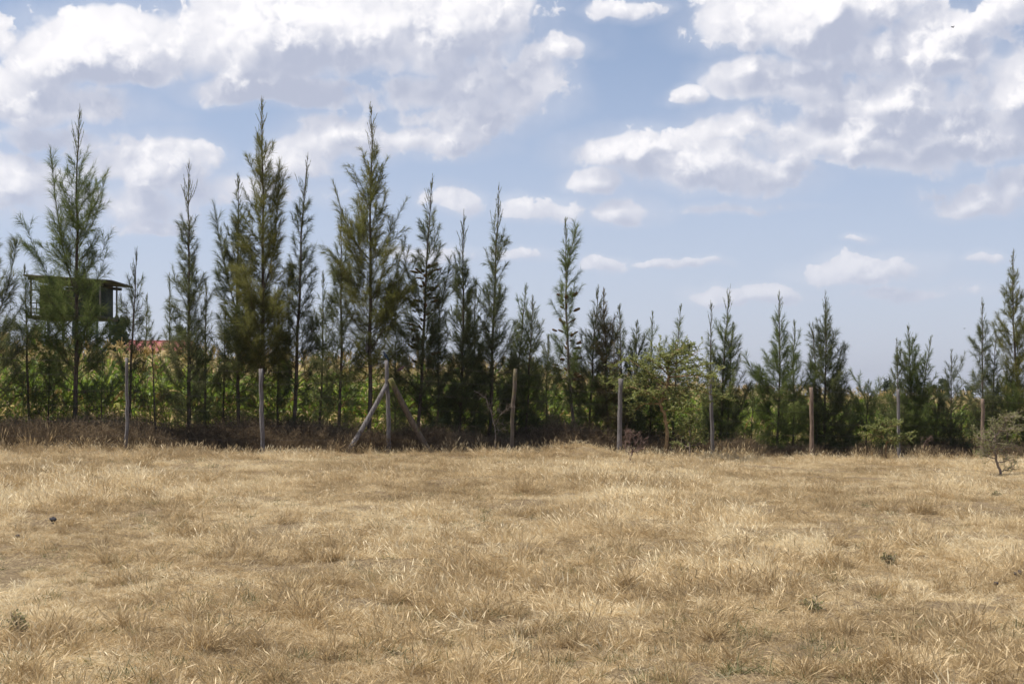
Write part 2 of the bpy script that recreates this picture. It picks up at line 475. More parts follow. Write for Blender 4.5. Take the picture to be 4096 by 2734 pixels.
# ------------------------------------------------------------------ ground
def build_ground():
    xs = np.concatenate([-np.geomspace(6000, 45, 14), np.linspace(-40, -13, 20)[:-1], np.linspace(-13, 17, 160), np.linspace(17, 40, 18)[1:], np.geomspace(45, 6000, 14)])
    ys = np.concatenate([np.linspace(-30, 5, 8), np.linspace(6, 46, 210), np.linspace(47, 120, 40), np.geomspace(130, 9000, 22)])
    X, Y = np.meshgrid(xs, ys)
    Z = ground(X, Y)
    v = np.stack([X, Y, Z], -1).reshape(-1, 3)
    nx, ny = len(xs), len(ys)
    i = np.arange(ny - 1)[:, None] * nx + np.arange(nx - 1)[None, :]
    q = np.stack([i, i + 1, i + nx + 1, i + nx], -1).reshape(-1, 4)
    o = MB().add(v, q).build('ground', M['soil'], smooth=True)
    tag(o, 'bare dusty soil under the dry grass', kind='structure')
build_ground()

# far blue hills beyond the maize
def build_hills():
    mb = MB()
    n = 90
    xs = np.linspace(-5200, 5200, n)
    prof = 14 + (130 * fbm(xs / 900 + 3, xs * 0 + 2, 4) + 30 * fbm(xs / 300, xs * 0 + 7, 3)) * sstep(-xs, -900, 900)
    rows = [(6200, 0.0), (6800, 0.5), (7500, 1.0), (8600, 0.6), (9800, 0.0)]
    v = []
    for (y, k) in rows:
        for x, p in zip(xs, prof):
            v.append((x, y, -8 + k * p * (0.85 + 0.3 * vnoise(x / 250, y / 250))))
    q = []
    for r in range(len(rows) - 1):
        for i in range(n - 1):
            a = r * n + i
            q.append((a, a + 1, a + n + 1, a + n))
    o = mb.add(v, q).build('hills', rough_mat('hill_scrub', (0.07, 0.075, 0.045), (0.16, 0.14, 0.085), (.004, .004, .004), 0.95, 0), smooth=True)
    tag(o, 'low far hills on the horizon', kind='structure')
build_hills()

# ------------------------------------------------------------------ scattered stuff (dry grass, weeds)
def scatter(name, pts, rot, scl, idx, itint, variants, label, cat):
    me = bpy.data.meshes.new(name)
    n = len(pts)
    me.vertices.add(n); me.vertices.foreach_set('co', np.asarray(pts, np.float32).ravel())
    for nm, typ, data, key in (('rot', 'FLOAT_VECTOR', rot, 'vector'), ('scl', 'FLOAT_VECTOR', scl, 'vector'), ('idx', 'INT', idx, 'value'), ('itint', 'FLOAT', itint, 'value')):
        a = me.attributes.new(nm, typ, 'POINT')
        a.data.foreach_set(key, np.asarray(data, np.int32 if typ == 'INT' else np.float32).ravel())
    o = mesh_obj(name, me)
    coll = bpy.data.collections.new(name + '_pieces')
    for v in variants:
        coll.objects.link(v)
    g = bpy.data.node_groups.new(name + '_scatter', 'GeometryNodeTree')
    g.interface.new_socket('Geometry', in_out='INPUT', socket_type='NodeSocketGeometry')
    g.interface.new_socket('Geometry', in_out='OUTPUT', socket_type='NodeSocketGeometry')
    N = g.nodes; L = g.links
    gi = N.new('NodeGroupInput'); go = N.new('NodeGroupOutput')
    ci = N.new('GeometryNodeCollectionInfo'); ci.inputs[0].default_value = coll
    ci.inputs['Separate Children'].default_value = True; ci.inputs['Reset Children'].default_value = True
    ip = N.new('GeometryNodeInstanceOnPoints'); ip.inputs['Pick Instance'].default_value = True
    def named(nm, dt):
        k = N.new('GeometryNodeInputNamedAttribute'); k.data_type = dt; k.inputs[0].default_value = nm
        return k.outputs[0]
    er = N.new('FunctionNodeEulerToRotation')
    L.new(named('rot', 'FLOAT_VECTOR'), er.inputs[0])
    L.new(gi.outputs[0], ip.inputs['Points']); L.new(ci.outputs[0], ip.inputs['Instance'])
    L.new(named('idx', 'INT'), ip.inputs['Instance Index']); L.new(er.outputs[0], ip.inputs['Rotation'])
    L.new(named('scl', 'FLOAT_VECTOR'), ip.inputs['Scale'])
    L.new(ip.outputs[0], go.inputs[0])
    md = o.modifiers.new('scatter', 'NODES'); md.node_group = g
    tag(o, label, cat, kind='stuff')
    return o

def blades(r, n, rad, lmin, lmax, emin, emax, width, bend, lean, tint=(0, 1), seed_heads=False, segs=3):
    """n blades of grass: base inside rad, start elevation emin..emax (degrees), bending over"""
    a = r.uniform(0, 2 * np.pi, n); q = rad * np.sqrt(r.uniform(0, 1, n))
    base = np.stack([np.cos(a) * q, np.sin(a) * q, np.full(n, -0.01)], -1)
    az = r.uniform(0, 2 * np.pi, n); el = np.radians(r.uniform(emin, emax, n))
    d = np.stack([np.cos(az) * np.cos(el), np.sin(az) * np.cos(el), np.sin(el)], -1)
    d[:, 0] += lean[0]; d[:, 1] += lean[1]; d = unit(d)
    Ln = r.uniform(lmin, lmax, n)
    bd = r.uniform(0.3, 1.0, n)[:, None] * bend
    dwn = np.array([lean[0] * 1.5, lean[1] * 1.5, -1.0])
    pts = [base]
    dd = d.copy()
    for k in range(segs):
        pts.append(pts[-1] + dd * (Ln / segs)[:, None])
        dd = unit(dd + dwn * bd + r.normal(size=(n, 3)) * 0.10)
    P = np.stack(pts, 1)
    P[:, :, 2] = np.maximum(P[:, :, 2], -0.01 + 0.012 * r.random((n, 1)) * np.arange(segs + 1)[None])
    side = unit(np.cross(d, rand_unit(r, n)))
    w = width * r.uniform(0.6, 1.3, n)[:, None] * np.linspace(1, 0.7, segs + 1)[None]
    w[:, -1] = 0
    t = r.uniform(tint[0], tint[1], n)
    mb = MB().ribbon(P, side, w, t)
    if seed_heads:
        k = max(3, n // 3)
        tip = P[:k, -1]; dr = unit(P[:k, -1] - P[:k, -2])
        Q = np.stack([tip - dr * .02, tip + dr * 0.025, tip + dr * 0.07], 1)
        mb.ribbon(Q, side[:k], np.array([[0.004, 0.010, 0.0]]).repeat(k, 0), np.clip(t[:k] + .2, 0, 1))
    return mb

def piece(name, mb, mat):
    o = bpy.data.objects.new(name, mb.mesh(name)); o.data.materials.append(mat)
    return o

WIND = (-0.28, 0.06)
def d_gnd(px, py):
    d = 6.0
    while d < 60 and Z_at(py, d) > float(ground(X_at(px, d), d)):
        d += .05
    return d

def build_grass():
    r = np.random.default_rng(5)
    V = []
    def addv(kind, k, f):
        ids = []
        for i in range(k):
            ids.append(len(V)); V.append(piece('grass_piece_%03d' % len(V), f(), M['grass']))
        return ids
    mats = addv('mat', 7, lambda: blades(r, 52, 0.14, 0.035, 0.11, 0, 30, 0.0040, 0.30, (WIND[0] * .5, 0), (0, .9)))
    tuft = addv('tuft', 7, lambda: blades(r, 54, 0.07, 0.04, 0.125, 8, 78, 0.0039, 0.40, WIND, (.1, 1)))
    tall = addv('tall', 6, lambda: blades(r, 36, 0.07, 0.11, 0.25, 30, 85, 0.0036, 0.20, (WIND[0] * 1.3, WIND[1]), (.25, 1), True, 4))
    wide = addv('far', 6, lambda: blades(r, 48, 0.16, 0.05, 0.15, 6, 78, 0.0056, 0.38, WIND, (.05, 1)))
    straw = addv('straw', 4, lambda: blades(r, 10, 0.16, 0.10, 0.26, 2, 50, 0.0046, 0.10, WIND, (.8, 1), False, 4))
    # where the blades stand: denser near the camera
    xs, ys = [], []
    d0 = 6.3
    while d0 < 47:
        d1 = d0 * 1.03
        dm = (d0 + d1) / 2
        w = dm * 0.72 * 1.35 + 1.5
        n = int(w * (d1 - d0) * max(80, 620 * (8 / dm) ** 1.35))
        xs.append(r.uniform(-w / 2, w / 2, n)); ys.append(r.uniform(d0, d1, n))
        d0 = d1
    X = np.concatenate(xs); Y = np.concatenate(ys)
    keep = Y < fence_y(X) - 0.1 + 0.5 * vnoise(X * 1.3, Y * 0 + 4)
    X, Y = X[keep], Y[keep]
    n = len(X)
    # patches: tall or grazed, pale or brown, worn spots
    pt = fbm(X * 0.45 + 3, Y * 0.33 + 8, 4); pc = fbm(X * 0.62 + 31, Y * 0.42 + 2, 3); pf = fbm(X * 1.7 + 11, Y * 1.5 + 5, 2); bare = fbm(X * 1.1 + 40, Y * 0.9 + 21, 3)
    thin = (bare > 0.605) & (r.random(n) < 0.85)
    X, Y, pt, pc, pf = (q[~thin] for q in (X, Y, pt, pc, pf)); n = len(X)
    u = r.random(n); tallness = sstep(pt, 0.46, 0.66)
    nf = sstep(Y - fence_y(X), -3.0, -0.2)              # longer towards the fence
    ptall = (0.02 + 0.20 * tallness) * (.45 + .55 * sstep(Y, 11, 18)) + 0.20 * nf
    kind = np.where(u < ptall, 2, np.where(u < ptall + 0.36, 1, 0))
    far = (Y > 17) & (r.random(n) < sstep(Y, 15, 26)) & (kind != 2)
    kind = np.where(far, 3, kind)
    kind = np.where(r.random(n) < 0.05, 4, kind)
    idx = np.zeros(n, int)
    for k, ids in enumerate((mats, tuft, tall, wide, straw)):
        s = kind == k
        idx[s] = np.array(ids)[r.integers(0, len(ids), s.sum())]
    tint = np.clip(0.64 + (pc - .5) * 1.25 + (pf - .5) * 0.9 + r.normal(size=n) * 0.2 - 0.10 * nf - 0.10 * sstep(Y, 16, 28), 0, 1)
    S = r.uniform(0.65, 1.2, n) * (0.56 + 0.26 * tallness) * (1 + .25 * sstep(Y, 13, 24))
    S = np.where(kind == 3, S * 0.9, S) * (1 - .30 * sstep(Y - fence_y(X), -1.2, -.1) * (kind != 2))
    mx = X_at(2330, 34.6)
    onm = np.exp(-(((X - mx) / 1.0) ** 2 + ((Y - 34.6) / 1.0) ** 2))
    S *= 1 + 0.5 * onm
    rot = np.stack([r.normal(size=n) * .12, r.normal(size=n) * .12, r.normal(size=n) * 0.9], -1)
    rot[kind == 0, 2] = r.uniform(0, 6.28, (kind == 0).sum())
    Z = ground(X, Y)
    scl = np.stack([S, S, S * r.uniform(.8, 1.15, n)], -1)
    # brown tussocks standing out of the pale grass: (column, row, size)
    tX, tY, tS = [], [], []
    for (px, py, w) in ((760, 2150, 100), (1210, 2455, 150), (2510, 2350, 80), (3060, 2345, 170), (2120, 1975, 130), (580, 1985, 70), (330, 2020, 130), (1620, 2410, 80), (3330, 2270, 110), (2850, 2560, 90), (3890, 2530, 110),
                        (200, 2560, 90), (3560, 2690, 60), (820, 2610, 80), (3300, 1980, 120), (3700, 2050, 90), (1330, 2240, 70), (2000, 2150, 80), (3650, 2190, 120)):
        d = d_gnd(px, py); k = int(16 + w * w * (d / F) ** 2 * 420)
        a = r.normal(size=(k, 2)) * w * .33 * d / F
        tX.append(X_at(px, d) + a[:, 0]); tY.append(d + a[:, 1]); tS.append(np.full(k, 1.0))
    for q in range(330):
        d = 7.5 + 22 * r.random() ** 1.3; x0 = r.uniform(-.5, .5) * d * .8; w = r.uniform(.05, .16); k = r.integers(5, 14)
        a = r.normal(size=(k, 2)) * w
        tX.append(x0 + a[:, 0]); tY.append(d + a[:, 1]); tS.append(np.full(k, 1.0))
    tX = np.concatenate(tX); tY = np.concatenate(tY); k = len(tX)
    X = np.r_[X, tX]; Y = np.r_[Y, tY]; Z = np.r_[Z, ground(tX, tY)]
    s1 = r.uniform(.55, 1.0, k); scl = np.vstack([scl, np.stack([s1, s1, s1], -1)])
    rot = np.vstack([rot, np.stack([r.normal(size=k) * .15, r.normal(size=k) * .15, r.uniform(0, 6.28, k)], -1)])
    idx = np.r_[idx, np.array(tall + tuft)[r.integers(0, len(tall) + len(tuft), k)]]; tint = np.r_[tint, np.clip(r.normal(size=k) * .12 + .12, 0, .45)]
    k = 330; sx_ = r.uniform(-13, 19, k); sy_ = fence_y(sx_) + r.uniform(-.7, .5, k); s1 = r.uniform(.9, 1.8, k) * (.4 + 1.1 * fbm(sx_ * .8, sx_ * 0 + 9, 2))
    X = np.r_[X, sx_]; Y = np.r_[Y, sy_]; Z = np.r_[Z, ground(sx_, sy_)]; scl = np.vstack([scl, np.stack([s1 * .7, s1 * .7, s1], -1)])
    rot = np.vstack([rot, np.stack([r.normal(size=k) * .1, r.normal(size=k) * .1, r.uniform(0, 6.28, k)], -1)])
    idx = np.r_[idx, np.array(tall)[r.integers(0, len(tall), k)]]; tint = np.r_[tint, r.uniform(.0, .5, k)]
    scatter('dry_grass', np.stack([X, Y, Z], -1), rot, scl, idx, tint, V, 'straw coloured dry grass covering the whole field in the foreground', 'grass')
    # long straws along the fence
    # sparse green blades near the soil
    G = [piece('green_piece_%02d' % i, blades(r, 26, 0.07, 0.04, 0.12, 15, 75, 0.0042, 0.2, (0, 0), (0, 1)), M['grass_green']) for i in range(4)]
    n = 2600
    Y = 6.5 + 26 * r.random(n) ** 1.7; X = r.uniform(-.5, .5, n) * (Y * 0.97 + 1.5)
    g = fbm(X * .8 + 50, Y * .6 + 13, 3) > 0.53
    X, Y = X[g], Y[g]; n = len(X)
    S = r.uniform(.6, 1.3, n)
    scatter('green_grass', np.stack([X, Y, ground(X, Y)], -1), np.stack([0 * X, 0 * X, r.uniform(0, 6.28, n)], -1), np.stack([S, S, S], -1), r.integers(0, 4, n), r.random(n), G,
            'sparse short green blades low among the dry grass', 'grass')

def build_weeds():
    r = np.random.default_rng(8)
    V = []
    for i in range(7):
        mb = MB()
        ns = 26
        for k in range(ns):
            a = r.uniform(0, 6.28); e = np.radians(r.uniform(35, 88)); L = r.uniform(.28, .62)
            p0 = np.array([r.normal() * .10, r.normal() * .10, -.02])
            d = np.array([np.cos(a) * np.cos(e), np.sin(a) * np.cos(e), np.sin(e)])
            pts = [p0]
            for q in range(4):
                pts.append(pts[-1] + d * L / 4); d = unit(d + r.normal(size=3) * .2 + np.array([0, 0, -.06]))
            P = np.array(pts)
            t = r.uniform(0, 1)
            sd = unit(np.cross(d, rand_unit(r, 1)[0]))
            mb.ribbon(P[None], sd[None], np.array([[.006, .005, .004, .0035, 0]]), t)
            # twiglets and seed heads
            m = 16
            f = r.uniform(.3, 1, m); j = np.minimum((f * 4).astype(int), 3); fr = f * 4 - j
            b = P[j] * (1 - fr[:, None]) + P[j + 1] * fr[:, None]
            dd = unit(rand_unit(r, m) + np.array([0, 0, .5])); ll = r.uniform(.04, .14, m)[:, None]
            Q = np.stack([b, b + dd * ll * .5, b + dd * ll + rand_unit(r, m) * .015], 1)
            mb.ribbon(Q, unit(np.cross(dd, rand_unit(r, m))), np.array([[.004, .007, 0]]).repeat(m, 0), np.clip(t + r.normal(size=m) * .25, 0, 1))
        V.append(piece('weed_piece_%02d' % i, mb, M['weed']))
    for i in range(3):
        V.append(piece('weed_piece_1%d' % i, blades(r, 46, .12, .25, .6, 40, 88, .006, .16, (-.1, 0), (.3, 1), True, 4), M['weed']))
    n = 7600
    X = r.uniform(-13.5, 19, n)
    t = r.random(n) ** 0.85
    Y = fence_y(X) - 0.05 + 0.35 * (fbm(X * .7, X * 0 + 3, 2) - .4) + t * 3.0
    k = fbm(X * .95 + 5, Y * .7, 3)
    keep = r.random(n) < 0.30 + 2.0 * (k - .33)
    X, Y, k, t = X[keep], Y[keep], k[keep], t[keep]; n = len(X)
    S = (0.28 + 1.15 * k) * r.uniform(.6, 1.3, n) * (0.72 + 0.35 * np.clip(t * 4, 0, 1))
    # less growth on the right hand half
    S *= 1 - 0.22 * sstep(X, 1, 8)
    scatter('dry_weeds', np.stack([X, Y, ground(X, Y)], -1), np.stack([r.normal(size=n) * .1, r.normal(size=n) * .1, r.uniform(0, 6.28, n)], -1), np.stack([S, S, S], -1),
            r.integers(0, 10, n), np.clip(.45 + (fbm(X * .9, Y * .9 + 30, 2) - .5) * 1.3 + r.normal(size=n) * .15, 0, 1), V,
            'reddish brown tangle of dry weeds along the foot of the trees', 'weeds')
build_grass()
build_weeds()

# ------------------------------------------------------------------ casuarina trees
class Tree:
    def __init__(s, seed):
        s.r = np.random.default_rng(seed)
        s.wood = MB(); s.need = MB()
        s.nb = []; s.nd = []; s.nl = []; s.nt = []; s.nw = []; s.ndr = []
    def foxtail(s, P, dens, ln, ang, droop, t0=0.2, width=0.0042, tint=0.5):
        """needles along the polyline P: dens per metre, ln length, ang start angle in degrees"""
        r = s.r
        seg = np.linalg.norm(np.diff(P, axis=0), axis=1); tot = seg.sum()
        n = int(dens * tot * (1 - t0)) + 2
        cs = np.concatenate([[0], np.cumsum(seg)]) / tot
        f = r.uniform(t0, 1.0, n)
        base = np.stack([np.interp(f, cs, P[:, k]) for k in range(3)], -1)
        j = np.clip(np.searchsorted(cs, f) - 1, 0, len(P) - 2)
        tn = unit(np.diff(P, axis=0))[j]
        out = rand_unit(r, n); out = unit(out - (out * tn).sum(1, keepdims=True) * tn)
        a = np.radians(ang * r.uniform(.5, 1.25, n) * (1 - 0.45 * f))[:, None]
        d = unit(tn * np.cos(a) + out * np.sin(a))
        s.nb.append(base); s.nd.append(d)
        s.nl.append(ln * r.uniform(.55, 1.15, n) * (1 - .25 * f)); s.nt.append(np.clip(tint + r.normal(size=n) * .2 + .12 * f, 0, 1))
        s.nw.append(np.full(n, width)); s.ndr.append(np.full(n, droop) * r.uniform(.5, 1.4, n))
    def finish_needles(s, wind=-0.30):
        r = s.r
        b = np.concatenate(s.nb); d = np.concatenate(s.nd); L = np.concatenate(s.nl)[:, None]; t = np.concatenate(s.nt); w = np.concatenate(s.nw); g = np.concatenate(s.ndr)[:, None]
        n = len(b)
        dn = np.array([wind, 0, -1.0])
        p1 = b + d * L * .45
        d2 = unit(d + dn * g)
        p2 = p1 + d2 * L * .55
        P = np.stack([b, p1, p2], 1)
        side = unit(np.cross(d, rand_unit(r, n)))
        W = np.stack([w * .8, w, 0 * w], -1)
        s.need.ribbon(P, side, W, t)

def curve_to(p0, p1, r, bulge=0.06, n=6, up=0.0):
    """polyline from p0 to p1 that sags or lifts in the middle and wanders a little"""
    p0 = np.asarray(p0, float); p1 = np.asarray(p1, float)
    L = np.linalg.norm(p1 - p0)
    t = np.linspace(0, 1, n)[:, None]
    P = p0 + (p1 - p0) * t
    P += (np.sin(np.pi * t)) * (r.normal(size=3) * bulge * L)
    P[:, 2] -= (np.sin(np.pi * t[:, 0])) * up * L
    return P

def foliated_branch(T, P, r0, order, dens, ln, ang, droop, width, tint, bare=0.18, kids=True):
    r = T.r
    n = len(P)
    rad = np.linspace(r0, max(0.0016, r0 * .22), n)
    T.wood.tube(P, rad, 3 if order else 4, tint, cap=False)
    T.foxtail(P, dens, ln, ang, droop, bare, width, tint)
    L = np.linalg.norm(np.diff(P, axis=0), axis=1).sum()
    if kids and order < 2 and L > 0.30:
        k = int(L / (0.17 if order == 0 else .25)) 
        for i in range(k):
            f = r.uniform(.14, .94)
            x = f * (n - 1); j = min(int(x), n - 2); fr = x - j
            b = P[j] * (1 - fr) + P[j + 1] * fr
            tn = unit(P[j + 1] - P[j])
            o = rand_unit(r, 1)[0]; o = unit(o - (o @ tn) * tn)
            a = np.radians(r.uniform(24, 50))
            d = unit(tn * np.cos(a) + o * np.sin(a) + np.array([0, 0, .14]))
            l = L * (1 - f * .72) * r.uniform(.26, .52)
            if l < .07: continue
            Q = curve_to(b, b + d * l, r, .06, 4, up=.05)
            foliated_branch(T, Q, r0 * .45, order + 1, dens, ln * .92, ang, droop, width, tint + r.normal() * .08, .05, kids=order == 0 and l > .45)

def casuarina(name, label, base_px, top, off=0.0, W=85, cs=0.16, hue='grey', dens=1.0, seed=1, limbs=(), bend=0.0, r0=None, leader=0.16,
              droop=0.95, width=0.0054, full=0.5, group='casuarina trees along the fence', bark='bark', forks=(), cones=0, lowfill=0.8, ln=0.38):
    """base_px, top: photograph columns / row of stem foot and of the leader's tip; W: crown half width in photograph pixels"""
    d = float(d_fence(base_px)) + 2.3 + off
    X0 = X_at(base_px, d); gz = float(ground(X0, d))
    H = Z_at(top[1], d) - gz
    px = d / F
    root = empty(name, (X0, d, gz))
    tag(root, label, 'tree', group)
    T = Tree(seed); r = T.r
    tx = (top[0] - base_px) * px
    n = 18
    t = np.linspace(0, 1, n)
    wob = np.cumsum(r.normal(size=(n, 2)) * .012 * H / 6, axis=0); wob -= wob[0]
    wob -= np.outer(t, wob[-1])
    TP = np.stack([tx * t + bend * px * np.sin(np.pi * t) + wob[:, 0], wob[:, 1] + r.normal() * .1 * t, H * t - .05 * (1 - t)], -1)
    R0 = r0 if r0 else 0.0062 * H + .008
    rad = R0 * (1 - t) ** .85 + .003
    T.wood.tube(TP, rad, 8, 0.5)
    def at(f):
        x = f * (n - 1); j = min(int(x), n - 2); fr = x - j
        return TP[j] * (1 - fr) + TP[j + 1] * fr
    Wm = W * px * 1.5
    cs = cs * .72
    def prof(f):
        u = (f - cs) / (1 - cs)
        return (1 - u) ** 1.08 * (0.72 + 0.28 * min(1, u / .16)) if u >= 0 else 0.0
    nbr = int(H * (1 - cs) / 0.062 * full * 2)
    nden = 160 * dens
    for i in range(nbr):
        f = cs + (1 - leader - cs) * ((i + r.random()) / nbr)
        L = Wm * prof(f) * r.uniform(.55, 1.3) * 0.92 * (0.62 + 0.8 * float(vnoise(f * 9 + seed * 3.7, (i * 2.399 % 6.283) * .8 + seed)))
        if L < .06: L = .06
        u = (f - cs) / (1 - cs)
        az = i * 2.399 + r.normal() * .4
        el = np.radians(min(68.0, 38 + 28 * u + r.normal() * 9))
        hd = np.array([np.cos(az), np.sin(az), 0])
        b = at(f)
        tip = b + hd * L + np.array([0, 0, L * np.tan(el)])
        P = curve_to(b, tip, r, .05, 6, up=.10)
        foliated_branch(T, P, max(.003, R0 * .17 * (1 - f) + .0025), 0, nden, ln * (1 - .55 * u), 56 - 22 * u, droop * (1.05 - .7 * u), width, np.clip(.42 + r.normal() * .13, 0, 1),
                        bare=.25 - .2 * u)
    # a few low dry twigs under the crown
    for i in range(int(5 + 12 * lowfill)):
        f = r.uniform(.30 * cs, cs * 1.1) if cs > .04 else r.uniform(.02, .08)
        az = r.uniform(0, 6.28); L = Wm * r.uniform(.4, .9)
        b = at(f); tip = b + np.array([np.cos(az) * L, np.sin(az) * L, L * r.uniform(-.1, .35)])
        foliated_branch(T, curve_to(b, tip, r, .06, 5, up=-.05), .006, 0, nden * (.25 + .5 * lowfill), ln * 1.1, 50, droop * 1.5, width, .35, bare=.35)
    # leader: tight upright shoots
    for i in range(int(7 + H * 2.0)):
        f = 1 - leader + leader * .86 * r.random()
        b = at(f); L = (1 - f) * H * r.uniform(.28, .55) + .05
        az = r.uniform(0, 6.28); e = np.radians(r.uniform(66, 82))
        P = curve_to(b, b + L * np.array([np.cos(az) * np.cos(e), np.sin(az) * np.cos(e), np.sin(e)]), r, .04, 4)
        T.wood.tube(P, np.linspace(.0035, .002, 4), 3, .6, cap=False)
        T.foxtail(P, nden * .55, .085, 24, .05, .0, width, .6)
    T.foxtail(TP[int(n * (1 - leader * 1.7)):], nden * .8, .075, 20, .02, 0.0, width, .62)
    # big limbs seen in the photograph: (height fraction, tip column, tip row, depth shift)
    for (f, lx, ly, dy) in limbs:
        b = at(f)
        tip = np.array([(lx - base_px) * px, dy, Z_at(ly, d) - gz])
        P = curve_to(b, tip, r, .03, 9, up=.10)
        L = np.linalg.norm(tip - b)
        T.wood.tube(P, np.linspace(R0 * .5 * (1 - f) + .004, .004, 9), 5, .5, cap=False)
        T.foxtail(P, nden, ln * .8, 34, droop * .6, .25, width, .5)
        for k in range(int(L / .075)):
            g = r.uniform(.22, .95); x = g * 8; j = min(int(x), 7)
            q = P[j] + (P[j + 1] - P[j]) * (x - j); tn = unit(P[j + 1] - P[j])
            o = rand_unit(r, 1)[0]; o = unit(o - (o @ tn) * tn)
            dd = unit(tn * .8 + o * .55 + np.array([0, 0, .15])); l = min(L, 1.4) * (1 - g * .7) * r.uniform(.25, .45)
            foliated_branch(T, curve_to(q, q + dd * l, r, .05, 5), .005, 1, nden, ln * .8, 36, droop * .6, width, .5, .05, kids=False)
    T.finish_needles()
    T.wood.build('trunk', M[bark], root, smooth=True)
    T.need.build('crown', NEEDLE[hue], root)
    # brown cone clusters on the inner branches
    for i in range(cones):
        f = r.uniform(.30, .66)
        az = r.uniform(0, 6.28); b = at(f)
        hd = np.array([np.cos(az), np.sin(az) * .6, r.uniform(.05, .6)]); hd = unit(hd)
        s0 = r.uniform(.02, .30); L = r.uniform(.12, .28)
        k = 6
        P = curve_to(b + hd * s0, b + hd * (s0 + L), r, .015, k)
        mb = MB()
        mb.tube(P, np.array([.006, .030, .036, .032, .036, .010]) * r.uniform(.7, 1.3) * (1 + r.normal(size=6) * .15), 5, .5)
        mb.build('cone_cluster', M['cone'], root)
    return root

S = 4096 / 2349.0
def build_casuarinas():
    c = lambda label, bx, tx, ty, **k: casuarina('casuarina_tree', label, bx * S, (tx * S, ty * S), **k)
    c('big feathery casuarina in front of the watchtower, tallest at the left', 170, 185, 240, W=160, cs=.22, hue='fresh', seed=1, full=.46, dens=.78, droop=.95, ln=.40, limbs=[(.44, 122 * S, 345 * S, -.2), (.22, 215 * S, 660 * S, .2)], leader=.17)
    c('slender dark casuarina with narrow crown right of the red roof', 433, 434, 365, W=78, cs=.12, hue='grey', seed=2, full=.62, dens=1.15, leader=.22, lowfill=.8)
    c('small dark casuarina sapling behind the leftmost fence post', 296, 322, 570, W=62, cs=.36, hue='dark', seed=3, full=.42, dens=1.0, leader=.2)
    c('dark casuarina pressed against the left side of the tallest tree', 546, 545, 395, W=100, cs=.28, hue='dark', seed=4, full=.5, limbs=[(.50, 492 * S, 468 * S, -.1)], off=.3, leader=.1)
    c('tallest casuarina, olive tinted, its leader reaching highest of all', 597, 602, 222, W=125, cs=.28, hue='olive', seed=5, full=.56, dens=1.1, leader=.14, droop=.6, limbs=[(.45, 640 * S, 370 * S, .1)])
    c('dark sparse casuarina just right of the tallest tree', 675, 707, 350, W=86, cs=.26, hue='dark', seed=6, full=.46, leader=.17, bend=-6)
    c('short grey casuarina between the dark sparse one and the second tallest', 776, 785, 478, W=85, cs=.25, hue='grey', seed=7, full=.46, off=.4, leader=.12)
    c('thin pale young casuarina low behind the dark sparse one', 735, 740, 620, W=55, cs=.2, hue='grey', seed=8, full=.5, off=.9, leader=.15)
    c('second tallest casuarina, olive green with a limb arching left and bare lower trunk', 848, 850, 235, W=122, cs=.30, hue='olive', seed=9, full=.5, leader=.17, limbs=[(.55, 766 * S, 420 * S, -.1)], bark='bark')
    c('casuarina full of brown cones beside the braced fence post', 957, 992, 400, W=112, cs=.2, hue='grey', seed=10, full=.45, cones=64, leader=.15, limbs=[(.47, 1032 * S, 592 * S, 0.1)])
    c('pale tipped casuarina with dark hanging lower branches', 1052, 1064, 480, W=85, cs=.05, hue='dark', seed=11, full=.7, dens=1.3, leader=.22, droop=1.1, lowfill=1)
    c('straight dark stemmed casuarina left of the leaning fence post', 1120, 1145, 420, W=92, cs=.12, hue='grey', seed=12, full=.5, leader=.2)
    c('casuarina with tip nodding to the right', 1178, 1208, 650, W=80, cs=.08, hue='fresh', seed=13, full=.55, off=.3, leader=.12, bend=-10)
    c('bushy casuarina just right of the leaning fence post', 1205, 1222, 676, W=100, cs=.1, hue='grey', seed=14, full=.5, leader=.12, droop=.7)
    c('bare stemmed casuarina with two tips and rows of brown cones', 1322, 1299, 497, W=72, cs=.24, hue='fresh', seed=15, full=.42, cones=40, leader=.1, bend=-14, bark='bark_pale', limbs=[(.72, 1324 * S, 518 * S, 0)])
    c('grey casuarina leaning right beside the cone covered stem', 1345, 1372, 655, W=82, cs=.08, hue='grey', seed=16, full=.55, off=.3, leader=.1)
    c('dark casuarina with reddish tip between the grey leaning one and the acacia', 1398, 1384, 660, W=78, cs=.1, hue='brown', seed=17, full=.5, leader=.1, dens=1.1)
    c('dark casuarina with short blunt top above the grey fence post', 1425, 1421, 698, W=70, cs=.08, hue='dark', seed=18, full=.6, leader=.08, off=.2)
    c('low wide dark casuarina bush behind the left part of the acacia', 1455, 1460, 735, W=92, cs=.04, hue='dark', seed=19, full=.6, leader=.08, off=.4, dens=1.2)
    c('small casuarina with pale pointed tip left of the acacia top', 1490, 1498, 712, W=56, cs=.12, hue='fresh', seed=20, full=.5, leader=.14, off=.2)
    c('casuarina whose tip rises just above the acacia crown', 1545, 1563, 698, W=68, cs=.14, hue='fresh', seed=21, full=.46, leader=.1, bend=-8)
    c('leftmost thin casuarina stem right of the acacia', 1628, 1630, 690, W=52, cs=.1, hue='grey', seed=22, full=.5, leader=.22)
    c('casuarina with long tip bent right, right of the acacia', 1650, 1677, 652, W=78, cs=.05, hue='fresh', seed=23, full=.5, leader=.2, bend=-8, lowfill=.6)
    c('slim casuarina forming the right edge of the clump beside the acacia', 1665, 1683, 738, W=66, cs=.06, hue='dark', seed=24, full=.55, leader=.16, lowfill=.8, limbs=[(.2, 1718 * S, 880 * S, -.2)])
    c('casuarina with one long limb thrown out to the left', 1783, 1789, 665, W=82, cs=.12, hue='fresh', seed=25, full=.55, leader=.18, dens=1.2, limbs=[(.33, 1702 * S, 815 * S, -.25)])
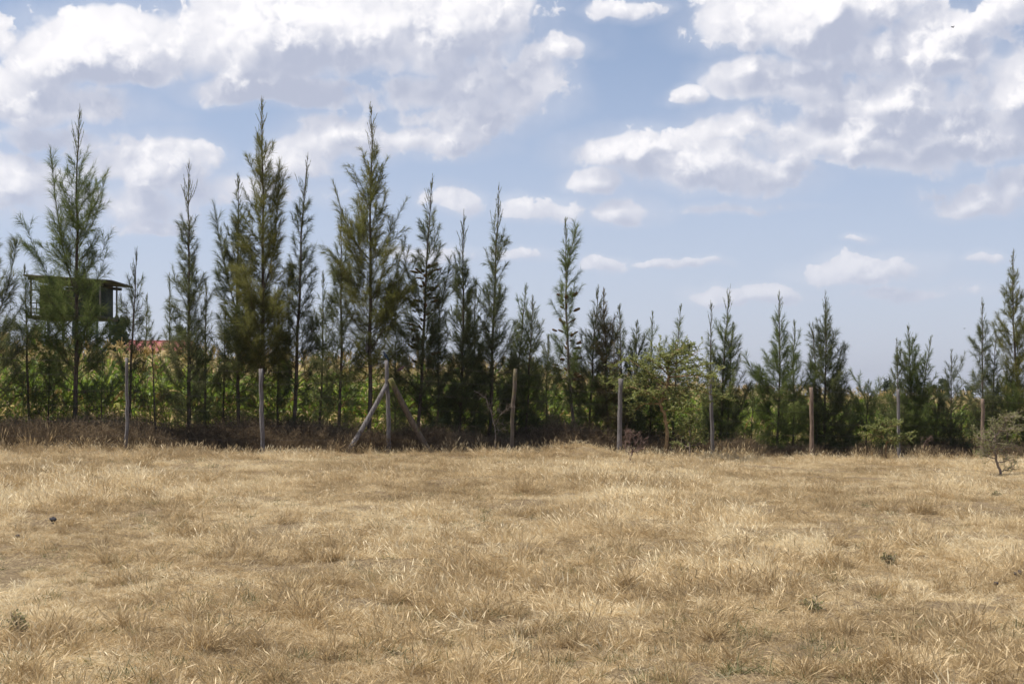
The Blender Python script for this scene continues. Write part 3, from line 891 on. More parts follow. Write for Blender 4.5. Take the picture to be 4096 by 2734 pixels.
    c('casuarina just right of the one with the long left limb', 1818, 1824, 732, W=66, cs=.12, hue='fresh', seed=26, full=.5, leader=.16, off=.3, lowfill=.5)
    c('thin casuarina tucked against the left of the dense dark one', 1872, 1867, 738, W=44, cs=.08, hue='grey', seed=27, full=.5, leader=.2, off=.2)
    c('dense dark casuarina with spear tip behind the brown fence post', 1892, 1893, 665, W=88, cs=.05, hue='dark', seed=28, full=.62, dens=1.25, leader=.22, lowfill=1, limbs=[(.2, 1942 * S, 880 * S, 0), (.1, 1978 * S, 960 * S, -.1)])
    c('low casuarina sapling in front of the maize gap right of the brown post', 1985, 1990, 872, W=84, cs=.04, hue='fresh', seed=29, full=.55, leader=.15, off=-.4)
    c('left stem of the three pointed casuarina clump', 2062, 2060, 775, W=60, cs=.06, hue='grey', seed=30, full=.55, leader=.2)
    c('middle and tallest stem of the three pointed casuarina clump', 2090, 2086, 742, W=78, cs=.04, hue='fresh', seed=31, full=.62, leader=.16, dens=1.15, lowfill=.8)
    c('right stem of the three pointed casuarina clump', 2108, 2134, 768, W=60, cs=.06, hue='fresh', seed=32, full=.5, leader=.18, bend=-8, lowfill=.6)
    c('short single casuarina between the clump and the right hand trees', 2180, 2187, 800, W=70, cs=.05, hue='dark', seed=33, full=.5, leader=.18, lowfill=.8)
    c('low round casuarina bush right of the three pointed clump', 2146, 2150, 905, W=80, cs=.03, hue='dark', seed=34, full=.6, leader=.06, dens=1.2)
    c('pale stemmed casuarina rising straight above the split fence post', 2253, 2249, 682, W=66, cs=.24, hue='grey', seed=35, full=.5, leader=.18, bark='bark_pale')
    c('slim casuarina leaning right of the split fence post', 2270, 2284, 758, W=50, cs=.1, hue='dark', seed=36, full=.5, leader=.2)
    c('low leafy casuarina behind the thorn bush at right', 2312, 2312, 850, W=88, cs=.03, hue='fresh', seed=37, full=.6, leader=.1, off=.5, lowfill=.6)
    c('tall casuarina cut by the right edge of the picture', 2352, 2329, 568, W=92, cs=.12, hue='olive', seed=38, full=.55, leader=.12, droop=.75, bend=-14)
    c('casuarina cut by the left edge of the picture', -22, -24, 470, W=112, cs=.2, hue='grey', seed=39, full=.45, limbs=[(.5, 40 * S, 548 * S, 0)], leader=.14)
    c('thin dark casuarina left of the watchtower', 70, 58, 605, W=58, cs=.22, hue='dark', seed=40, full=.45, off=.3, leader=.18)
    c('bare brownish sapling right of the leftmost fence post', 360, 352, 772, W=58, cs=.2, hue='brown', seed=41, full=.3, dens=.5, leader=.2, off=-.3)
    c('low green casuarina bush under the watchtower', 232, 236, 815, W=72, cs=.08, hue='dark', seed=42, full=.42, leader=.1, off=.3, dens=.9)
    c('small feathery casuarina right of the slender dark one', 470, 476, 640, W=50, cs=.14, hue='grey', seed=43, full=.48, off=.6, leader=.18)
    c('low dark casuarina bush at the foot of the leftmost tall tree', 108, 112, 800, W=66, cs=.1, hue='dark', seed=44, full=.42, off=.2, leader=.1, dens=.9)
    c('short dark casuarina filling the gap right of the tallest tree trunk', 636, 640, 655, W=66, cs=.14, hue='dark', seed=51, full=.42, off=.7, leader=.15, dens=.9)
    c('thin casuarina sapling left of the tallest trees, right of the small feathery one', 512, 515, 690, W=50, cs=.14, hue='dark', seed=52, full=.42, off=.6, leader=.15, dens=.9)
    c('low dark casuarina between the second tallest tree and the cone filled one', 905, 908, 720, W=66, cs=.12, hue='dark', seed=53, full=.42, off=.8, leader=.12, dens=.9)
    c('dark drooping casuarina just right of the cone filled one', 1003, 1008, 665, W=78, cs=.06, hue='dark', seed=54, full=.5, off=.1, leader=.12, droop=1.2, dens=1.1, lowfill=1)
    c('dark drooping casuarina between the pale tipped and the straight stemmed one', 1088, 1092, 640, W=72, cs=.06, hue='dark', seed=55, full=.46, off=.5, leader=.12, droop=1.1, lowfill=1)
    c('low bushy casuarina right of the bushy one at the leaning post', 1252, 1258, 770, W=80, cs=.05, hue='grey', seed=56, full=.45, off=.4, leader=.1)
    c('low green casuarina bush right of the dense dark one, against the maize', 1945, 1948, 918, W=84, cs=.03, hue='fresh', seed=57, full=.45, off=.1, leader=.08)
    c('low green casuarina bush under the long left limb', 1722, 1726, 895, W=80, cs=.03, hue='fresh', seed=58, full=.45, off=.2, leader=.08)
    c('pale casuarina far behind, left of the slender dark one', 385, 388, 625, W=48, cs=.1, hue='grey', seed=45, full=.4, off=12, leader=.15, group='casuarinas behind the maize')
    c('broad casuarina far behind the sapling at the leftmost post', 330, 335, 672, W=64, cs=.08, hue='grey', seed=46, full=.42, off=14, leader=.08, group='casuarinas behind the maize')
build_casuarinas()

# ------------------------------------------------------------------ fence
def build_fence():
    root = empty('wire_fence', (0, float(fence_y(0)), float(ground(0, float(fence_y(0))))))
    tag(root, 'wire fence on weathered wooden posts along the edge of the grass', 'fence')
    ox, oy, oz = root.location
    r = np.random.default_rng(21)
    posts = [(-95, -90, 1405, 18, 'post_grey', 0), (500, 508, 1430, 17, 'post_grey', 5), (1051, 1043, 1474, 21, 'post_grey', 0), (1557, 1547, 1440, 21, 'post_grey', 0),
             (2047, 2062, 1474, 21, 'post_moss', -4), (2478, 2484, 1514, 24, 'post_grey', -2), (2853, 2840, 1513, 18, 'post_grey', 0), (3248, 3245, 1548, 20, 'post_brown', 0),
             (3594, 3592, 1556, 16, 'post_grey', 1), (3930, 3931, 1594, 18, 'post_brown', 0), (4270, 4274, 1600, 18, 'post_grey', 0)]
    tops = []
    for (bx, tx, ty, w, mat, kink) in posts:
        d = float(d_fence(bx)); X0 = X_at(bx, d); g = float(ground(X0, d)); zt = Z_at(ty, d); X1 = X_at(tx, d)
        n = 12; t = np.linspace(0, 1, n)
        rad = w * d / F / 2 * .84 * (1.04 - .12 * t) * (1 + r.normal(size=n) * .06)
        P = np.stack([X0 + (X1 - X0) * t + kink * d / F * np.sin(np.pi * np.clip(t * 1.15, 0, 1)) + r.normal(size=n) * .007, np.full(n, d) + r.normal(size=n) * .007, g - .12 + (zt - g + .12) * t], -1)
        P -= np.array([ox, oy, oz])
        mb = MB().tube(P, rad, 10, .5)
        me = mb.mesh('post', True)
        o = mesh_obj('post', me, M[mat], root)
        tops.append((X0, X1, d, g, zt))
    # two leaning braces on the straining post
    for (bx, by, tx, ty, w, mat, lab) in ((1385, 1800, 1546, 1537, 20, 'post_grey', 'grey brace leaning in from the left'), (1725, 1797, 1561, 1514, 25, 'post_moss', 'mossy brown brace leaning in from the right')):
        d0 = float(d_fence(bx)); d1 = float(d_fence(1552)) - .06
        X0 = X_at(bx, d0); g = float(ground(X0, d0))
        p0 = np.array([X0, d0, g - .06]); p1 = np.array([X_at(tx, d1), d1, Z_at(ty, d1)])
        t = np.linspace(0, 1, 9)
        P = p0 + (p1 - p0) * t[:, None] + np.stack([0 * t, 0 * t, -.05 * np.sin(np.pi * t)], -1) - np.array([ox, oy, oz])
        o = MB().tube(P, w * d0 / F / 2 * (1.08 - .2 * t) * (1 + r.normal(size=9) * .03), 10, .5).build('brace', M[mat], root, smooth=True)
        o['label'] = lab
    # wire strands, stapled to every post; the top one is barbed
    for k, f in enumerate((.17, .33, .49, .65, .81, .955)):
        P = []
        for i, (X0, X1, d, g, zt) in enumerate(tops):
            a = np.array([X0 + (X1 - X0) * f, d - .065, g + (zt - g) * f])
            if i:
                q = P[-1]
                for s in np.linspace(0, 1, 8)[1:-1]:
                    m = q + (a - q) * s
                    m[2] -= .022 * 4 * s * (1 - s) * (1 + .5 * r.random())
                    P.append(m)
            P.append(a)
        P = np.array(P) - np.array([ox, oy, oz])
        o = MB().tube(P, .0019, 4, .5).build('wire_strand', M['wire'], root)
        if k >= 4:
            mb = MB()
            for i in range(len(P) - 1):
                L = np.linalg.norm(P[i + 1] - P[i])
                for s in np.arange(.06, L, .13):
                    c = P[i] + (P[i + 1] - P[i]) * s / L
                    for q in range(2):
                        dv = rand_unit(r, 1)[0] * .02
                        mb.tube(np.array([c - dv, c + dv]), .0018, 3, .5, cap=False)
            mb.build('barbs', M['wire'], o)['kind'] = 'stuff'
    return tops
POSTS = build_fence()

# ------------------------------------------------------------------ acacias and thorn bushes
def d_ground(px, py):
    d = 6.0
    while d < 60:
        if Z_at(py, d) <= float(ground(X_at(px, d), d, True)):
            return d
        d += .05
    return d

def shrub(name, label, d, base, limbs, leaf, bark, seed, r0=.05, twig=.45, twn=9, leafn=22, lsize=.030, flat=.55, cat='tree', parts=('trunk', 'crown'), group=None, spread_y=1.0, sub=3):
    """limbs: polylines in photograph pixels (column, row); the first is the trunk. leaf None = bare"""
    r = np.random.default_rng(seed)
    X0 = X_at(base, d); gz = float(ground(X0, d)); px = d / F
    root = empty(name, (X0, d, gz)); tag(root, label, cat, group)
    wood, lv = MB(), MB()
    lb, ld, ll = [], [], []
    conv = lambda p, y: np.array([X_at(p[0], d + y) - X0, y, Z_at(p[1], d + y) - gz])
    for i, L in enumerate(limbs):
        ys = np.zeros(len(L)) if i == 0 else np.cumsum(np.r_[0, r.normal(size=len(L) - 1) * .22 * spread_y])
        P = np.array([conv(p, y) for p, y in zip(L, ys)])
        if i == 0: P[0, 2] = -.06
        # finer, zigzagging
        t = np.linspace(0, len(P) - 1, (len(P) - 1) * 4 + 1)
        Q = np.stack([np.interp(t, np.arange(len(P)), P[:, k]) for k in range(3)], -1)
        Q[1:] += r.normal(size=Q[1:].shape) * .012
        ra = r0 if i == 0 else r0 * .42
        wood.tube(Q, np.linspace(ra, ra * (.42 if i == 0 else .22), len(Q)), 7 if i == 0 else 5, .5)
        Ltot = np.linalg.norm(np.diff(Q, axis=0), axis=1).sum()
        lo = .55 if i == 0 else .12
        for k in range(int(twn * Ltot / .5) + 2):
            f = r.uniform(lo, 1.0); j = min(int(f * (len(Q) - 1)), len(Q) - 2)
            b = Q[j]; tn = unit(Q[j + 1] - Q[j])
            dd = rand_unit(r, 1)[0]; dd[2] *= flat
            dd = unit(unit(dd) + tn * .55 + np.array([0, 0, .18]))
            tl = twig * r.uniform(.35, 1.1) * (1 - .35 * f)
            W = [b]
            for q in range(5):
                W.append(W[-1] + dd * tl / 5); dd = unit(dd + r.normal(size=3) * .26)
            W = np.array(W)
            wood.tube(W, np.linspace(ra * .22 + .002, .0018, 6), 3, .5, cap=False)
            chains = [W]
            for q in range(sub):
                j2 = r.integers(1, 5); e = unit(rand_unit(r, 1)[0] * np.array([1, 1, flat]) + .5 * unit(W[j2 + 1] - W[j2]) if j2 < 5 else rand_unit(r, 1)[0])
                w2 = np.array([W[j2] + e * tl * .45 * s for s in np.linspace(0, 1, 4)]) + r.normal(size=(4, 3)) * .006; w2[0] = W[j2]
                wood.tube(w2, np.linspace(.0026, .0014, 4), 3, .5, cap=False)
                chains.append(w2)
            if leaf:
                for c in chains:
                    m = int(leafn * np.linalg.norm(np.diff(c, axis=0), axis=1).sum() / .25) + 2
                    ff = r.uniform(.08, 1, m) * (len(c) - 1); jj = np.minimum(ff.astype(int), len(c) - 2)
                    bb = c[jj] + (c[jj + 1] - c[jj]) * (ff - jj)[:, None]
                    lb.append(bb); ld.append(unit(rand_unit(r, m) * np.array([1, 1, .55]))); ll.append(lsize * r.uniform(.6, 1.3, m))
    wood.build(parts[0], M[bark], root, smooth=True)
    if leaf:
        b = np.concatenate(lb); dv = np.concatenate(ld); l = np.concatenate(ll)[:, None]
        n = len(b)
        P = np.stack([b, b + dv * l * .55 + np.array([0, 0, .003]), b + dv * l], 1)
        side = unit(np.cross(dv, rand_unit(r, n) * np.array([.5, .5, 1])))
        w = np.stack([l[:, 0] * .28, l[:, 0] * .5, 0 * l[:, 0]], -1)
        lv.ribbon(P, side, w, np.clip(r.normal(size=n) * .22 + .5, 0, 1))
        lv.build(parts[1], M[leaf], root)
    return root

def build_shrubs():
    shrub('acacia_tree', 'bright green flat branched acacia with ochre trunk standing at the fence', float(d_fence(2665)) - .75, 2669,
          [[(2669, 1825), (2664, 1732), (2661, 1656), (2640, 1618), (2655, 1570), (2672, 1528), (2673, 1477), (2677, 1442), (2697, 1410), (2726, 1395), (2761, 1382)],
           [(2675, 1462), (2726, 1442), (2774, 1414), (2803, 1399)], [(2676, 1490), (2732, 1478), (2790, 1466), (2835, 1452)], [(2650, 1560), (2580, 1538), (2522, 1533), (2477, 1519), (2414, 1506)],
           [(2648, 1580), (2528, 1548), (2442, 1562)], [(2668, 1540), (2764, 1550), (2828, 1568), (2885, 1592)], [(2655, 1590), (2748, 1618), (2803, 1637)], [(2640, 1612), (2573, 1617), (2522, 1648)],
           [(2665, 1540), (2573, 1471), (2516, 1440), (2474, 1446)], [(2674, 1500), (2620, 1450), (2590, 1430)], [(2672, 1510), (2760, 1500), (2822, 1505), (2868, 1530)], [(2660, 1560), (2600, 1500), (2520, 1480)],
           [(2650, 1600), (2700, 1570), (2790, 1585), (2840, 1610)], [(2676, 1450), (2640, 1415), (2625, 1385)], [(2645, 1610), (2590, 1570), (2540, 1585)], [(2660, 1640), (2710, 1640), (2760, 1655)]],
          'acacia_leaf', 'acacia_bark', 61, r0=.050, twig=.66, twn=7, leafn=22, lsize=.042, flat=.5)
    shrub('acacia_bush', 'small blue green acacia bush at the foot of the acacia tree, to its right', float(d_fence(2760)) - .45, 2762,
          [[(2762, 1815), (2758, 1760), (2760, 1700), (2764, 1660)], [(2760, 1770), (2720, 1740), (2700, 1715)], [(2760, 1760), (2800, 1730), (2818, 1710)], [(2760, 1730), (2735, 1690), (2728, 1670)],
           [(2760, 1715), (2785, 1680), (2795, 1658)], [(2759, 1785), (2800, 1770), (2830, 1762)], [(2759, 1785), (2715, 1778), (2690, 1772)]],
          'acacia_leaf', 'thorn_wood', 62, r0=.025, twig=.34, twn=9, leafn=24, lsize=.036, flat=.7, cat='shrub', parts=('stem', 'foliage'))
    shrub('acacia_bush', 'low spreading acacia bush with flat branches left of the slim grey post', float(d_fence(3545)) - .3, 3545,
          [[(3545, 1796), (3542, 1765), (3528, 1742), (3518, 1720), (3530, 1688)], [(3542, 1766), (3566, 1761), (3593, 1744), (3646, 1727)], [(3530, 1745), (3490, 1742), (3450, 1738)],
           [(3522, 1728), (3560, 1705), (3598, 1695)], [(3520, 1725), (3490, 1712), (3470, 1706)], [(3545, 1770), (3590, 1768), (3640, 1752)], [(3525, 1710), (3560, 1690), (3580, 1680)]],
          'acacia_leaf', 'acacia_bark', 63, r0=.03, twig=.42, twn=8, leafn=22, lsize=.040, flat=.45, cat='shrub', parts=('stem', 'foliage'))
    d = d_ground(4008, 1900)
    shrub('thorn_bush', 'sparse grey green thorn bush standing out in the grass at right', d, 4010,
          [[(4010, 1905), (3990, 1850), (3976, 1800), (3980, 1745), (3998, 1726), (4020, 1698), (4008, 1672)], [(3980, 1750), (3955, 1735), (3930, 1722)], [(3998, 1726), (4040, 1715), (4090, 1722)],
           [(4015, 1690), (4050, 1665), (4065, 1660)], [(3978, 1790), (3940, 1780), (3905, 1775)], [(3976, 1805), (4020, 1790), (4050, 1775)], [(3985, 1835), (3945, 1820), (3915, 1815)], [(3990, 1850), (4030, 1840), (4060, 1850)],
           [(3982, 1742), (3965, 1700), (3960, 1675)], [(4008, 1885), (4040, 1870), (4065, 1880)], [(3980, 1770), (3935, 1755), (3890, 1740)], [(3978, 1800), (3930, 1800), (3895, 1822)]],
          'acacia_leaf', 'thorn_wood', 64, r0=.032, twig=.42, twn=15, leafn=5, lsize=.026, flat=.8, cat='shrub', parts=('stem', 'foliage'))
    d = d_ground(2520, 1842)
    shrub('dead_bush', 'leafless reddish dead bush in front of the acacia trunk', d, 2520,
          [[(2520, 1845), (2530, 1800), (2515, 1765), (2530, 1730)], [(2522, 1830), (2500, 1790), (2505, 1750), (2520, 1715)], [(2528, 1810), (2560, 1780), (2585, 1750)], [(2515, 1770), (2500, 1740), (2510, 1715)],
           [(2530, 1790), (2555, 1755), (2550, 1730)], [(2525, 1825), (2545, 1800), (2575, 1785)]],
          None, 'dead_wood', 65, r0=.02, twig=.22, twn=16, flat=1.0, cat='shrub', parts=('stem', 'crown'), sub=5)
    shrub('thorn_bush', 'bare pale thorn twigs arching left of the leaning fence post', float(d_fence(1990)) + .35, 1985,
          [[(1985, 1790), (1980, 1720), (1965, 1650), (1940, 1590), (1900, 1562)], [(1978, 1700), (2000, 1660), (2030, 1635), (2058, 1615)], [(1975, 1680), (2000, 1690), (2030, 1700)], [(1970, 1660), (1990, 1640), (2005, 1600)],
           [(1980, 1720), (2010, 1715), (2040, 1722)]],
          None, 'thorn_wood', 66, r0=.014, twig=.28, twn=6, flat=.8, cat='shrub', parts=('stem', 'crown'), sub=3)
    shrub('dead_bush', 'fan of dry bare twigs between the low acacia bush and the thorn bush', float(d_fence(3695)) - .1, 3692,
          [[(3690, 1796), (3696, 1770), (3715, 1750), (3725, 1742)], [(3688, 1792), (3686, 1760), (3688, 1745)], [(3692, 1785), (3715, 1765), (3728, 1760)]],
          None, 'dead_wood', 67, r0=.012, twig=.2, twn=8, flat=1.0, cat='shrub', parts=('stem', 'crown'), sub=3)
    # small green plants in the grass
    for i, (px, py, w, h, lab) in enumerate(((3553, 2262, 52, 55, 'dark green low plant in the grass at right, largest of the green plants'), (68, 2545, 70, 95, 'green feathery weed near the lower left corner'),
                                             (3978, 1990, 34, 22, 'small green cushion plant in front of the sparse thorn bush'), (3250, 2440, 30, 24, 'little green plant low in the grass right of the centre'))):
        d = d_ground(px, py)
        L = [[(px, py + 4), (px, py - h * .5), (px + w * .1, py - h * .8)]]
        for q in range(6):
            a = (q / 5 - .5) * 2
            L.append([(px, py - h * .1), (px + a * w * .3, py - h * .4), (px + a * w * .55, py - h * (.75 - .3 * abs(a)))])
        shrub('green_weed', lab, d, px, L, 'weed_leaf', 'thorn_wood', 70 + i, r0=.004, twig=.12, twn=10, leafn=16, lsize=.018, flat=.9, cat='plant', parts=('stem', 'foliage'), group='green weeds in the dry grass', spread_y=.25, sub=2)
build_shrubs()

# ------------------------------------------------------------------ maize
def maize_parts(seed, h):
    r = np.random.default_rng(seed)
    st, lf, ts, cob = MB(), MB(), MB(), MB()
    k = 9; t = np.linspace(0, 1, k)
    P = np.stack([r.normal() * .05 * t ** 2, r.normal() * .05 * t ** 2, h * .86 * t], -1)
    st.tube(P, .012 - .007 * t, 5, .50)
    nl = 12; a0 = r.uniform(0, 6.28)
    for i in range(nl):
        f = .10 + .84 * i / (nl - 1)
        b = np.array([np.interp(f, t, P[:, q]) for q in range(3)])
        az = a0 + np.pi * i + r.normal() * .35
        L = (.78 - .30 * abs(f - .5) * 2) * r.uniform(.8, 1.15) * h / 2.2
        el = np.radians(r.uniform(48, 72)); hd = np.array([np.cos(az), np.sin(az), 0])
        n = 6; dd = hd * np.cos(el) + np.array([0, 0, np.sin(el)]); pts = [b]
        dry = (f > .80 and r.random() < .75) or (f < .30 and r.random() < .7) or r.random() < .16
        bend = r.uniform(.32, .55) if not dry else r.uniform(.5, .8)
        for q in range(n):
            pts.append(pts[-1] + dd * L / n); dd = unit(dd + np.array([0, 0, -bend]) + r.normal(size=3) * .06)
        side = unit(np.cross(hd, [0, 0, 1]) + r.normal(size=3) * .35)
        wd = np.array([.03, .055, .07, .066, .05, .03, 0]) * r.uniform(.85, 1.2) * (.7 if dry else 1)
        lf.ribbon(np.array(pts)[None], side[None], wd[None], r.uniform(.70, 1.0) if dry else np.clip(r.normal() * .13 + .32, .02, .58))
    top = P[-1]
    for i in range(9):
        az = r.uniform(0, 6.28); el = np.radians(r.uniform(48, 86) if i else 88); L = r.uniform(.16, .30)
        d = np.array([np.cos(az) * np.cos(el), np.sin(az) * np.cos(el), np.sin(el)])
        Q = np.array([top, top + d * L * .5, top + d * L * .85 + np.array([0, 0, -.02]), top + d * L + np.array([d[0] * .03, d[1] * .03, -.06])])
        ts.tube(Q, [.004, .008, .008, .004], 3, r.uniform(.68, .9), cap=False)
    b = np.array([np.interp(.48, t, P[:, q]) for q in range(3)]); az = r.uniform(0, 6.28)
    d = unit(np.array([np.cos(az), np.sin(az), 1.2]))
    Q = b + d * np.linspace(0, .24, 6)[:, None] + np.array([np.cos(az), np.sin(az), 0]) * .02
    cob.tube(Q, [.008, .024, .030, .028, .018, .004], 6, r.uniform(.85, 1.0))
    return st, lf, ts, cob

def build_maize():
    r = np.random.default_rng(31)
    NV = 7
    protos = []
    for i in range(NV):
        st, lf, ts, cob = maize_parts(200 + i, 2.15)
        me = [q.mesh(nm) for q, nm in zip((st, lf, ts, cob), ('stalk', 'leaves', 'tassel', 'husk'))]
        for m in me: m.materials.append(M['maize'])
        protos.append(me)
    X = []; Y = []
    for k in range(46):
        y0 = 3.9 + .62 * k
        xs = np.arange(-19 - .15 * k, 22 + .25 * k, .34) + r.normal() * .2
        X.append(xs + r.normal(size=len(xs)) * .06); Y.append(fence_y(xs) + y0 + r.normal(size=len(xs)) * .08)
    X = np.concatenate(X); Y = np.concatenate(Y)
    vis = np.abs(X) < Y * .40 + 1.5
    X, Y = X[vis], Y[vis]
    Z = ground(X, Y)
    hs = (1.03 - .10 * sstep(X, -1, 9)) * r.uniform(.84, 1.22, len(X))
    vi = r.integers(0, NV, len(X)); rz = r.uniform(0, 6.28, len(X))
    depth = Y - fence_y(X)
    inframe = np.abs(X) < Y * .372
    order = np.argsort(depth + ~inframe * 100)[:290]
    one = np.zeros(len(X), bool); one[order] = True
    for i in order:
        root = empty('maize_plant', (X[i], Y[i], Z[i]), rz[i])
        root.scale = (hs[i], hs[i], hs[i])
        root.rotation_euler = (r.normal() * .06, r.normal() * .06, rz[i])
        tag(root, 'tall maize plant in the front rows behind the casuarinas', 'maize', 'maize plants in the front rows')
        for me, nm in zip(protos[vi[i]], ('stalk', 'leaves', 'tassel', 'husk')):
            mesh_obj(nm, me, None, root)
    V = []
    for i in range(NV):
        mb = MB()
        for q in maize_parts(200 + i, 2.15):
            mb.v += [v for v in q.v]; mb.q += [a + mb.nv for a in q.q]; mb.t += [a + mb.nv for a in q.t]; mb.qa += q.qa; mb.ta += q.ta; mb.nv += q.nv
        V.append(piece('maize_piece_%02d' % i, mb, M['maize']))
    s = ~one
    hs2 = hs[s]
    scatter('maize_field', np.stack([X, Y, Z], -1)[s], np.stack([r.normal(size=s.sum()) * .06, r.normal(size=s.sum()) * .06, rz[s]], -1), np.stack([hs2, hs2, hs2], -1), vi[s], r.random(s.sum()), V,
            'mass of ripening maize stretching back behind the front rows', 'maize')
build_maize()

# ------------------------------------------------------------------ watchtower and red roofed house
def build_tower():
    d = 49.0
    M['tower_dark'] = rough_mat('dark_green_boards', (0.020, 0.028, 0.018), (0.055, 0.065, 0.04), (3, 3, 25), .85, .4)
    M['tower_wood'] = rough_mat('tower_poles', (0.13, 0.10, 0.08), (0.34, 0.28, 0.23), (20, 20, 4), .9, .4)
    M['tower_roof'] = rough_mat('tower_thatch_board', (0.05, 0.042, 0.032), (0.14, 0.115, 0.085), (4, 30, 30), .9, .4)
    M['tower_steel'] = rough_mat('blue_grey_poles', (0.10, 0.13, 0.15), (0.22, 0.26, 0.29), (20, 20, 4), .6, .2)
    xa = lambda p: X_at(p, d)
    z = lambda p: Z_at(p, d)
    cx = xa(315); gz = float(ground(cx, d))
    root = empty('watchtower', (cx, d, gz))
    tag(root, 'dark wooden watchtower hut on stilts behind the leftmost big casuarina', 'watchtower')
    def put(mb, nm, mat): 
        for q in range(len(mb.v)): mb.v[q] = mb.v[q] - np.array([cx, d, gz])
        return mb.build(nm, M[mat], root)
    D = 1.8
    # roof: thin slab sloping down to the right, with rafters
    x0, x1, z0, z1 = xa(112), xa(462), z(1101), z(1124)
    v = []
    for (x, zz, th) in ((x0, z0, .06), (x1, z1, .06)):
        for y in (d - .5, d + D + .5):
            v += [(x, y, zz), (x, y, zz - th)]
    rf = put(MB().add(v, [(0, 2, 6, 4), (1, 5, 7, 3), (0, 4, 5, 1), (2, 3, 7, 6), (0, 1, 3, 2), (4, 6, 7, 5)]), 'roof', 'tower_roof')
    for y in (d - .25, d + D / 2, d + D + .25):
        a = np.array([x0 + .08, y, z0 - .12]); b = np.array([x1 - .35, y, z1 - .125])
        mb = MB().tube(np.array([a, b]) - np.array([cx, d, gz]), .055, 6, .5); mb.build('rafter', M['tower_roof'], root)
    # cabin walls
    wx0, wx1, wz0, wz1 = xa(160), xa(392), z(1272), z(1141)
    th = .05
    put(MB().box(((wx0 + xa(245)) / 2, d, (z(1205) + wz1) / 2), (xa(245) - wx0 - .004, th, wz1 - z(1205))), 'wall_panel', 'tower_dark')
    put(MB().box(((xa(262) + wx1) / 2, d + .004, (wz0 + z(1148)) / 2), (wx1 - xa(262), th, z(1148) - wz0)), 'wall_panel', 'tower_dark')
    put(MB().box(((wx0 + wx1) / 2, d + D, (wz0 + wz1) / 2), (wx1 - wx0, th, (wz1 - wz0))), 'wall_panel', 'tower_dark')
    for x in (wx0, wx1):
        put(MB().box((x, d + D / 2, (wz0 + wz1) / 2), (th, D - .06, (wz1 - wz0) * .96)), 'wall_panel', 'tower_dark')
    # open balustrade at the left
    for py in (1161, 1212, 1234, 1251):
        put(MB().box(((xa(120) + xa(300)) / 2, d - .06, z(py)), (xa(300) - xa(120), .035, .035)), 'rail', 'tower_wood')
    for p in (150, 185, 225, 262):
        put(MB().box((xa(p), d - .10, (z(1255) + z(1200)) / 2), (.03, .03, z(1200) - z(1255))), 'baluster', 'tower_wood')
    put(MB().box(((xa(118) + xa(408)) / 2, d + D / 2 - .1, z(1268)), (xa(408) - xa(118), D + .5, .09)), 'floor', 'tower_roof')
    for p, y in ((130, d - .15), (405, d - .15), (130, d + D + .12), (405, d + D + .12)):
        zt = z0 + (z1 - z0) * (xa(p) - x0) / (x1 - x0) - .075
        put(MB().tube(np.array([(xa(p), y, z(1266)), (xa(p), y, zt)]), .035, 6, .5), 'roof_post', 'tower_wood')
    for p in (190, 290, 385):
        for y in (d + .1, d + D - .1):
            g = float(ground(xa(p), y))
            put(MB().tube(np.array([(xa(p), y, g - .1), (xa(p), y, z(1271))]), .045, 8, .5), 'stilt', 'tower_steel')
    put(MB().tube(np.array([(xa(190), d + .08, z(1360)), (xa(290), d + .08, z(1276))]), .03, 5, .5), 'cross_brace', 'tower_wood')
    put(MB().tube(np.array([(xa(290), d + .08, z(1360)), (xa(385), d + .08, z(1276))]), .03, 5, .5), 'cross_brace', 'tower_wood')
build_tower()

def build_house():
    d = 72.0
    M['red_roof'] = rough_mat('red_iron_roof', (0.30, 0.085, 0.085), (0.44, 0.15, 0.14), (2, 2, 2), .55, 0)
    M['house_wall'] = rough_mat('plastered_wall', (0.42, 0.38, 0.33), (0.55, 0.51, 0.45), (3, 3, 3), .9, .1)
    M['dark_pane'] = rough_mat('dark_window', (0.02, 0.022, 0.025), (0.04, 0.045, 0.05), (3, 3, 3), .2, 0)
    x0, x1 = X_at(478, d), X_at(745, d); cx = (x0 + x1) / 2
    gz = float(ground(cx, d)); zt = Z_at(1360, d) - gz; ze = Z_at(1408, d) - gz
    root = empty('red_roofed_house', (cx, d, gz)); tag(root, 'low house with red corrugated iron roof beyond the maize', 'house')
    w = x1 - x0; D = 3.4
    MB().box((0, D / 2 + .3, ze / 2 - .1), (w - .5, D - .6, ze + .1)).build('wall', M['house_wall'], root)
    for s, nm in ((0, 'roof'), (1, 'roof')):
        mb = MB(); n = int(w / .055); xs = np.linspace(-w / 2, w / 2, n); zc = .02 * (np.arange(n) % 2)
        ya, yb = (-.1, D / 2) if s == 0 else (D + .1, D / 2)
        v = np.concatenate([np.stack([xs, np.full(n, ya), ze + zc], -1), np.stack([xs, np.full(n, yb), zt + zc], -1)])
        i = np.arange(n - 1)
        mb.add(v, np.stack([i, i + 1, i + n + 1, i + n], -1)).build(nm, M['red_roof'], root)
    MB().tube(np.array([(-w / 2, D / 2, zt + .02), (w / 2, D / 2, zt + .02)]), .05, 6, .5).build('ridge_cap', M['red_roof'], root)
    for s in (-1, 1):
        mb = MB().add([(s * (w / 2 - .27), .02 + .3, ze - .08), (s * (w / 2 - .27), D - .3, ze - .08), (s * (w / 2 - .27), D / 2, zt - .04)], None, [(0, 1, 2)])
        mb.build('gable', M['house_wall'], root)
    for q in (-.8, .8):
        win = MB().box((q, .565, 1.5), (.7, .06, .8)).build('window', M['house_wall'], root)
        MB().box((q, .53, 1.5), (.6, .03, .7)).build('pane', M['dark_pane'], win)
    MB().box((0, .56, 1.0), (.85, .08, 2.0)).build('door', M['dark_pane'], root)
build_house()

